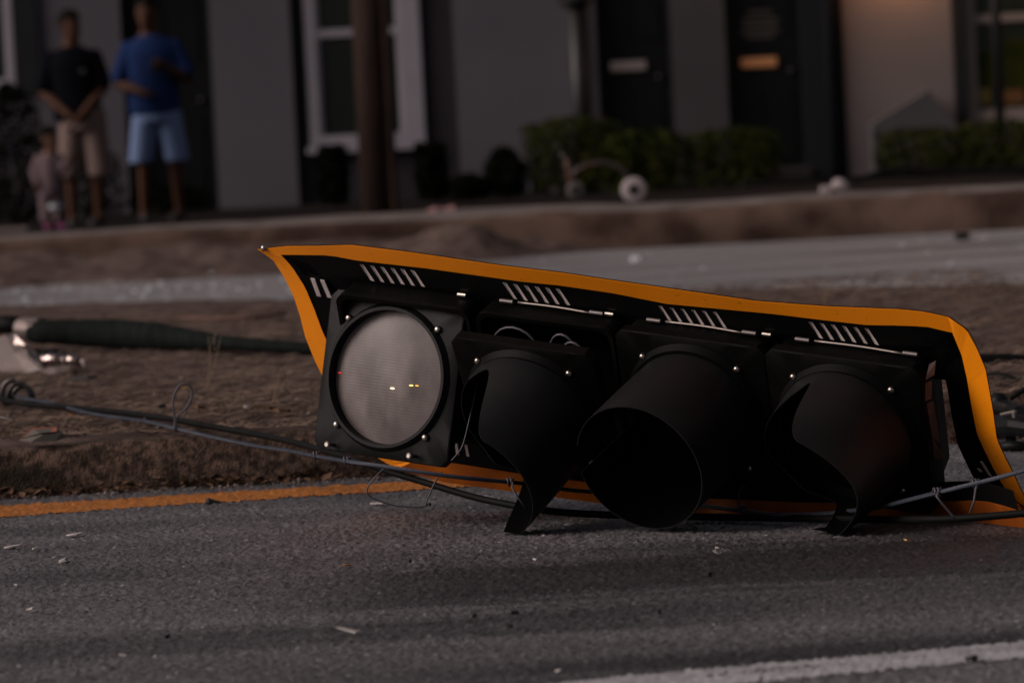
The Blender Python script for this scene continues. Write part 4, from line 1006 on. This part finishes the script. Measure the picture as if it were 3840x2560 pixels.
def man(px, pfoot, Y, H, label, skin, shirt, shorts, hipx, legs, sh, armL, armR, turn, short_z, hem, headoff=0):
    base = Vector((A(px, pfoot, Y).x, Y, GZ)); p = thing('person', base, label, 'person')
    B = lambda x_, y_, z: base+Vector((x_, y_, z)); s = H/1.78
    mb = MB()
    # torso
    rg = [(.80, .165, .115), (.92, .17, .12), (1.02, .155, .11), (1.18, .17, .12), (1.32, .195, .12), (1.41, .175, .10), (1.46, .10, .08), (1.50, .062, .066), (1.60, .058, .062)]
    mb.rings([ell(B((hipx*(1-t/1.6) if t < 1.4 else 0)+headoff*max(0, (t-1.3)/.3), 0, t*s), a*s, b*s) for t, a, b in rg])
    f = head(mb, B(headoff, -.02, H-.135*s), s, turn)
    for (fx_, fy_, tr), kx in zip(legs, (-1, 1)):
        limb(mb, [B(hipx+kx*.09*s, 0, .86*s), B((hipx+kx*.10*s+fx_)/2, -.01, .50*s), B(fx_, .02, .09*s)], [.088*s, .058*s, .036*s])
        limb(mb, [B((hipx+kx*.10*s+fx_)/2, .02, .38*s), B(fx_*.8+(hipx+kx*.1*s)*.2, .03, .30*s)], [.052*s, .050*s])
        mb.tube([B(fx_, .03, .06*s), B(fx_, -.03, .05*s), B(fx_+math.sin(tr)*.1, -.14, .03*s)], [.034*s, .036*s, .025*s], 8)
    for arm, k in ((armL, -1), (armR, 1)):
        shp, elb, wr = [B(*q) for q in arm]
        limb(mb, [shp, shp.lerp(elb, .5), elb, elb.lerp(wr, .35), wr], [.058*s, .053*s, .046*s, .046*s, .031*s])
        hand(mb, wr, wr-elb, s, Vector((0, .4, .9)) if k > 0 else Vector((0, .4, .9)))
    skin_obj(mb, 'body', M[skin], p, base, .009, 4)
    hair_eyes(f, p, base, s)
    mb = MB()
    rg = [(hem, .205, .145), (.95, .204, .145), (1.05, .200, .142), (1.18, .212, .145), (1.32, .225, .142), (1.40, .20, .118), (1.455, .12, .095), (1.475, .075, .08)]
    mb.rings([ell(B(hipx*(1-t/1.6), 0, t*s), a*s, b*s) for t, a, b in rg])
    for arm in (armL, armR):
        shp, elb, wr = [B(*q) for q in arm]
        limb(mb, [shp+Vector((0, 0, .0)), shp.lerp(elb, .5), shp.lerp(elb, .80)], [.070*s, .075*s, .080*s])
    skin_obj(mb, 'shirt', M[shirt], p, base, .012, 5)
    mb = MB()
    mb.rings([ell(B(hipx, 0, t*s), a*s, b*s) for t, a, b in ((.78, .200, .142), (.88, .194, .136), (.97, .182, .128))])
    for (fx_, fy_, tr), kx in zip(legs, (-1, 1)):
        hp = B(hipx+kx*.085*s, 0, .86*s); kn = B((hipx+kx*.11*s+fx_)/2+kx*.018, 0, short_z*s)
        mb.rings([ell(hp.lerp(kn, t), r*s, r*1.05*s, n=14) for t, r in ((0, .108), (.4, .106), (1, .101))])
    skin_obj(mb, 'shorts', M[shorts], p, base, .012, 5)
    shoes(p, base, legs, M['shoe'], s*1.05)
    return p, base, B
p1, b1, B1 = man(186, 517, 34.9, 1.77, 'man in a navy polo and khaki shorts with hands clasped, facing right', 'skin', 'navy', 'khaki', .06,
    [(-.07, 0, .1), (.15, 0, -.25)], 0, [(-.178, 0, 1.375), (-.25, -.02, 1.10), (-.02, -.20, .90)], [(.182, 0, 1.375), (.25, -.02, 1.11), (.04, -.21, .86)], R(48), .40, .86)
MB().box((b1.x+.07, b1.y-.150, 1.40), (b1.x+.115, b1.y-.143, 1.42)).build('chest_logo', mat('polo_logo', (.07, .07, .075), .8), p1, b1)
p2, b2, B2 = man(368, 506, 35.4, 1.86, 'man in a blue t-shirt and light blue shorts holding a dark phone', 'skin', 'blue', 'lightblue', .02,
    [(-.13, 0, .2), (.16, 0, -.2)], 0, [(-.19, 0, 1.43), (-.285, .0, 1.15), (-.06, -.20, 1.06)], [(.19, 0, 1.43), (.30, -.02, 1.16), (.14, -.24, 1.25)], R(-8), .46, .84, headoff=-.02)
ph = MB().box((-.038, -.005, -.075), (.038, .005, .075), Matrix.Translation((b2.x+.055, b2.y-.27, GZ+1.275)) @ Matrix.Rotation(R(20), 4, 'Y') @ Matrix.Rotation(R(-40), 4, 'X')).build('mobile_phone', M['phone'], None, (b2.x+.055, b2.y-.27, GZ+1.2), bevel=.004)
tag(ph, 'dark mobile phone in the hand of the man in blue', 'phone')
# child
cb = Vector((A(121, 522, 34.3).x, 34.3, GZ)); ch = thing('person', cb, 'small child in pale pink top and trousers reaching towards the man in navy', 'person'); B = lambda x_, y_, z: cb+Vector((x_, y_, z))
mb = MB(); mb.rings([ell(B(0, 0, t), a, b) for t, a, b in ((.30, .085, .075), (.38, .09, .08), (.48, .088, .075), (.56, .085, .065), (.60, .045, .042), (.66, .036, .036))])
fc = head(mb, B(.005, -.01, .72), .84, R(70))
for k in (-1, 1):
    limb(mb, [B(k*.045, 0, .33), B(k*.045, -.01, .19), B(k*.045, .01, .05)], [.052, .042, .03]); mb.tube([B(k*.045, .02, .03), B(k*.045+.05, -.05, .02)], [.026, .02], 8)
for k, el, wr in ((-1, (-.12, -.02, .46), (-.10, -.08, .36)), (1, (.10, -.04, .47), (.155, -.06, .53))):
    limb(mb, [B(k*.085, 0, .56), B(*el), B(*wr)], [.035, .029, .020]); hand(mb, B(*wr), B(*wr)-B(*el), .6, Vector((0, .4, .9)))
skin_obj(mb, 'body', M['skin2'], ch, cb, .008, 4); hair_eyes(fc, ch, cb, .84, True)
mb = MB(); mb.rings([ell(B(0, 0, t), a, b) for t, a, b in ((.29, .105, .092), (.38, .104, .092), (.48, .1, .086), (.56, .095, .075), (.605, .055, .052))])
for k, el in ((-1, (-.12, -.02, .46)), (1, (.10, -.04, .47))):
    wr = (-.10, -.08, .36) if k < 0 else (.155, -.06, .53)
    limb(mb, [B(k*.085, 0, .56), B(*el), B(*el).lerp(B(*wr), .75)], [.045, .04, .032])
skin_obj(mb, 'top', M['pinkish'], ch, cb, .010, 4)
mb = MB(); mb.rings([ell(B(0, 0, t), a, b) for t, a, b in ((.26, .095, .085), (.33, .095, .085))])
for k in (-1, 1): mb.rings([ell(B(k*.047, 0, z), r, r, n=12) for z, r in ((.31, .06), (.2, .054), (.06, .05))])
skin_obj(mb, 'trousers', M['pinkish'], ch, cb, .010, 4)
MB().rings([ell(B(.03, -.01, z), .062, .062) for z in (.16, .20)], cap=False).build('white_band', M['whiteband'], ch, cb)
shoes(ch, cb, [(-.045, 0, .2), (.05, 0, .6)], M['pinkshoe'], .62)

# ================================================================== THINGS ON THE FAR PAVEMENT
sb = G(1390, 466, .26); sb.y = 28.25
SY_ = sb.y
sc = thing('toy_scooter', (sb.x, SY_, .258), 'small child scooter with white wheels and arched dark frame on the far kerb', 'scooter'); SB = sc.location
def wheel(px, py, r, wm='wheel_white'):
    c = A(px, py, SY_); w = MB(); n = 24
    w.rings([[c+Vector((math.cos(t)*q, y_, math.sin(t)*q)) for t in [2*math.pi*k/n for k in range(n)]] for y_, q in ((-.02, r*.45), (-.022, r*.9), (-.012, r), (.012, r), (.022, r*.9), (.02, r*.45))], cap=False)
    o = w.build('wheel', M[wm], sc, SB, smooth=True)
    MB().rings([[c+Vector((math.cos(t)*q, y_, math.sin(t)*q)) for t in [2*math.pi*k/16 for k in range(16)]] for y_, q in ((-.026, .01), (-.024, r*.45), (.024, r*.45), (.026, .01))]).build('hub', M['postblack'], o, SB)
wheel(1456, 436, .084); wheel(1322, 437, .062, 'wheel_dim')
MB().tube(spline([A(a, b, SY_) for a, b in ((1312,418),(1318,396),(1345,380),(1390,374),(1425,388),(1448,415),(1456,434))], 5), .015, 8).build('frame', M['scooter_frame'], sc, SB, smooth=True)
MB().tube([A(a, b, SY_) for a, b in ((1320,436),(1308,405),(1304,385),(1301,358))], [.013, .018, .013, .012], 8).build('steering_stem', M['orangeplastic'], sc, SB, smooth=True)
MB().tube([A(1290,356,SY_-.05), A(1312,361,SY_+.05)], .012, 8).build('handlebar', M['postblack'], sc, SB)
MB().tube(spline([A(a, b, SY_-.01) for a, b in ((1314,402),(1340,383),(1372,376))], 4), .008, 6).build('fender_stripe', M['orangeplastic'], sc, SB)
wb = A(1915, 424, 28.3); fx_t = thing('broken_fixture', (wb.x, 28.3, .258), 'broken white fixture lying on the far kerb right of the steps', 'debris'); FB = fx_t.location
MB().rings([[Vector((wb.x+x_, 28.3+math.cos(t)*r, .258+r+math.sin(t)*r)) for t in [2*math.pi*k/12 for k in range(12)]] for x_, r in ((-.02, .025), (.0, .045), (.04, .05), (.08, .04), (.10, .02))]).build('casing', M['wheel_white'], fx_t, FB)
MB().box((wb.x-.09, 28.25, .262), (wb.x-.01, 28.33, .31)).build('lamp_arm', M['wheel_white'], fx_t, FB, bevel=.01)
MB().box((wb.x-.03, 28.24, .262), (wb.x+.02, 28.36, .285)).build('mount', M['dark_bit'], fx_t, FB, bevel=.005)
for i, (pts, lab) in enumerate((([(1700,425),(1800,418),(1880,415),(1960,410),(2050,402),(2200,395),(2420,385)], 'long black cable lying along the far pavement edge at right'), ([(1960,418),(2030,392),(2080,386),(2130,392),(2240,390),(2420,400)], 'second black cable humping up beside the bush on the far pavement'))):
    P = spline([A(a, b, 28.6) for a, b in pts], 6); o = MB().tube(P, .018, 8).build('pavement_cable', M['rubber'], None, P[0], smooth=True); tag(o, lab, 'cable')
c = A(1015, 466, 28.2); mb = MB(); mb.rings([[Vector((c.x+x_, 28.2+math.cos(t)*r*1.2, .262+r*.5+math.sin(t)*r*.55)) for t in [2*math.pi*k/9 for k in range(9)]] for x_, r in ((-.11, .015), (-.05, .04), (.02, .03), (.08, .045), (.11, .01))])
o = mb.build('pink_rag', M['pinkbit'], None, (c.x, 28.2, .258)); tag(o, 'small crumpled pink rag on the far kerb right of the pole', 'rag')
c = A(20, 505, 31.5); o = MB().box((c.x-.5, 31.4, .2), (c.x+.14, 31.7, .235)).build('pale_board', M['pave'], None, (c.x-.2, 31.5, .15), bevel=.006); tag(o, 'pale board lying at the left edge before the dark bush', 'board')

# ------------------------------------------------------------------ litter
def chip(px, py, z, w_, h, m, label, cat, group=None, name='plastic_shard', flat=.3, Y=None):
    c = G(px, py, z) if Y is None else A(px, py, Y); mb = MB(); k = random.randint(4, 6); a0 = random.uniform(0, 6.28)
    ring = [(math.cos(a0+2*math.pi*i/k)*w_*random.uniform(.7, 1.15), math.sin(a0+2*math.pi*i/k)*w_*random.uniform(.45, 1.1)) for i in range(k)]
    tl = random.uniform(-flat, flat)
    P = [c+Vector((x_, y_, .004+abs(tl)*w_+x_*tl)) for x_, y_ in ring]; Q = [p+Vector((random.uniform(-.002,.002), random.uniform(-.002,.002), h)) for p in P]
    mb.add(P+Q, [tuple(range(k-1, -1, -1)), tuple(range(k, 2*k))]+[(i, (i+1) % k, (i+1) % k+k, i+k) for i in range(k)])
    o = mb.build(name, M[m], None, c); tag(o, label, cat, group); return o
for px, py, w_, lab in ((175,1233,.022,'long pale shard on the road below the left part of the yellow line'),(28,1262,.022,'long pale shard on the road at the left edge'),(82,1265,.008,'tiny pale shard right of the long shard at the left edge'),(72,1405,.011,'small pale shard low on the road near the left edge'),(283,1514,.009,'round pale shard in the lower left of the road'),(805,1462,.024,'largest pale flake on the open road below the signal'),(868,1160,.020,'pale flake under the bent thin wire loop'),(1230,1292,.007,'tiny pale chip in front of the second visor'),(1283,1548,.008,'tiny pale chip left of the white line end'),(38,1350,.006,'tiny dull chip on the left edge of the road')):
    chip(px, py, 0, w_, .003, 'shard', lab, 'shard', 'pale shards on the near road')
chip(144, 1298, 0, .014, .006, 'shard', 'pale shard with a dark underside above the photo\'s lower left corner', 'shard'); chip(150, 1302, 0, .010, .003, 'dark_bit', 'dark chip touching the pale shard on the left of the road', 'debris', name='dark_chip')
for px, py, w_, lab in ((796,1304,.009,'tiny amber chip on the road below the open door'),(2082,1247,.008,'tiny amber chip on the road right of the rightmost visor')): chip(px, py, 0, w_, .003, 'shardor', lab, 'shard', 'amber chips on the near road')
for px, py, w_, lab in ((1182,1416,.008,'upper of two black chips in the middle of the road'),(1172,1446,.006,'lower of two black chips in the middle of the road'),(1084,1426,.007,'black chip left of the two in the middle of the road'),(1630,1326,.006,'black chip below the crumpled leaf'),(1515,1415,.003,'faintest black speck in the right half of the road'),(380,1473,.007,'black chip alone in the lower left of the road'),(2235,1524,.010,'black chip below the white line at the right'),(940,1297,.006,'black chip right of the amber chip below the open door'),(985,1168,.006,'black chip beside the thin wire loop')):
    chip(px, py, 0, w_, .007, 'dark_bit', lab, 'debris', 'black chips on the near road', name='dark_chip')
c = G(1652, 1272, 0); mb = MB()
for i in range(6):
    a = i*1.05; d = Vector((math.cos(a)*.014, math.sin(a)*.012, random.uniform(.002, .016))); mb.add([c, c+d*.6+Vector((.004, 0, .004)), c+d, c+d*.5-Vector((.004, 0, 0))], [(0,1,2,3)])
o = mb.build('crumpled_leaf', M['shard'], None, c); tag(o, 'crumpled pale leaf in front of the tunnel visor', 'leaf')
c = G(486, 1157, 0); mb = MB(); mb.rings([[c+Vector((x_, math.cos(t)*r, r*.8+math.sin(t)*r+dz)) for t in [2*math.pi*k/7 for k in range(7)]] for x_, r, dz in ((-.014, .004, .004), (-.006, .009, .0), (.006, .006, 0), (.018, .004, 0), (.028, .002, 0))])
o = mb.build('black_clod', M['dark_bit'], None, c); tag(o, 'small black clod on the yellow line', 'debris')
# packet on the kerb
pk = thing('crushed_packet', G(100, 1008, .14), 'crushed red and grey packet lying on the kerb at left', 'packet'); KB = pk.location
Zp = [Vector(q)+KB for q in ((-.062,0,.0),(-.03,-.02,-.004),(.03,-.022,-.006),(.062,-.004,.002),(.035,.02,.024),(-.028,.02,.026),(.0,-.024,.012),(.045,-.012,.012))]
MB().add(Zp, [(0,1,6,5),(1,2,6),(2,3,7),(2,7,6),(6,7,4,5),(7,3,4),(0,5,4,3,2,1)]).build('wrapper', M['packet_grey'], pk, KB)
MB().add([Zp[5]+Vector((0,0,.003)), Zp[4]+Vector((0,0,.003)), Zp[7]+Vector((-.01,0,.006)), Zp[6]+Vector((0,0,.006)), Zp[0]+Vector((.004,0,.004))], [(0,4,3,2,1)]).build('flap', M['brick_red'], pk, KB)
chip(12, 970, .15, .026, .002, 'shard', 'pale flat shard at the left edge on the median', 'shard')
chip(163, 957, .15, .008, .003, 'shardor', 'tiny amber chip on the median near the packet', 'shard')
chip(428, 895, .15, .014, .002, 'shardor', 'pale amber shard beside the standing wire loop', 'shard')
chip(567, 941, .15, .010, .007, 'shard', 'small white pebble like shard right of the wire loop', 'shard')
for px, py, w_, lab in ((195,875,.05,'dark bark scrap below the crushed bracket'),(372,940,.012,'black nugget left of the wire loop'),(460,943,.02,'dark twig scrap right of the wire loop'),(610,946,.03,'dark leaf scrap near the open door'),(650,950,.03,'brown leaf scrap beside the open door')):
    chip(px, py, .145, w_, .008, 'dark_bit' if 'black' in lab or 'bark' in lab else 'leaf_dry', lab, 'debris', name='bark_scrap', flat=.25)
for px, py, w_, lab in ((495,1106,.011,'pale paper scrap at the kerb foot right of centre'),(1010,480,.0,'')):
    if w_: chip(px, py, .006, w_, .005, 'shard', lab, 'scrap', name='paper_scrap')
chip(2210, 553, 0, .055, .045, 'dark_bit', 'black block lying on the far road at right', 'debris', name='black_block')
chip(1950, 540, 0, .02, .05, 'dark_bit', 'small black upright scrap at the far kerb foot', 'debris', name='black_scrap')
chip(1462, 603, 0, .045, .03, 'glassbit', 'largest white fragment on the far road above the signal', 'debris', name='white_fragment')
# rusty strip on the soil
P = [G(a, b, .15) for a, b in ((415,730),(470,731),(540,730),(600,727),(655,720))]; mb = MB(); S_ = spline(P, 5)
mb.tube(S_, .007, 6); o = mb.build('rusty_strip', M['rust'], None, P[2], smooth=True); tag(o, 'thin rusty strip lying on the soil behind the dark sleeve', 'strip')
# weeds
def weed(px, py0, py1, label, lean, n=3):
    b = G(px, py0, .14); top = A(px+lean, py1, b.y); w = thing('dry_weed', b, label, 'weed', None); h = (top-b)
    for i in range(n):
        f = random.uniform(.6, 1) if i else 1; off = Vector((random.uniform(-.012,.012), 0, 0))
        P = spline([b+off*.3, b+h*.5*f+off+Vector((.004, 0, 0)), b+h*f+off*2.5], 5)
        MB().tube(P, [.0016*(1-.6*k/(len(P)-1)) for k in range(len(P))], 5).build('stalk', M['weed'], w, b)
    for i in range(7):
        q = b+h*random.uniform(.6, 1)+Vector((random.uniform(-.012,.012), 0, 0)); MB().add([q, q+Vector((.0025,0,.006)), q+Vector((.001,0,.013)), q+Vector((-.002,0,.006))], [(0,1,2,3)]).build('seed_leaf', M['weed'], w, b)
weed(478, 890, 770, 'tall thin dry weed stalk in front of the dark sleeve', 18)
weed(628, 925, 848, 'branched dry weed stalk left of the open door', 14, 4)
weed(140, 885, 845, 'low dry weed below the crushed bracket', 15, 4)
weed(1890, 695, 650, 'faint dry weed on the far side of the soil behind the signal', 8, 3)
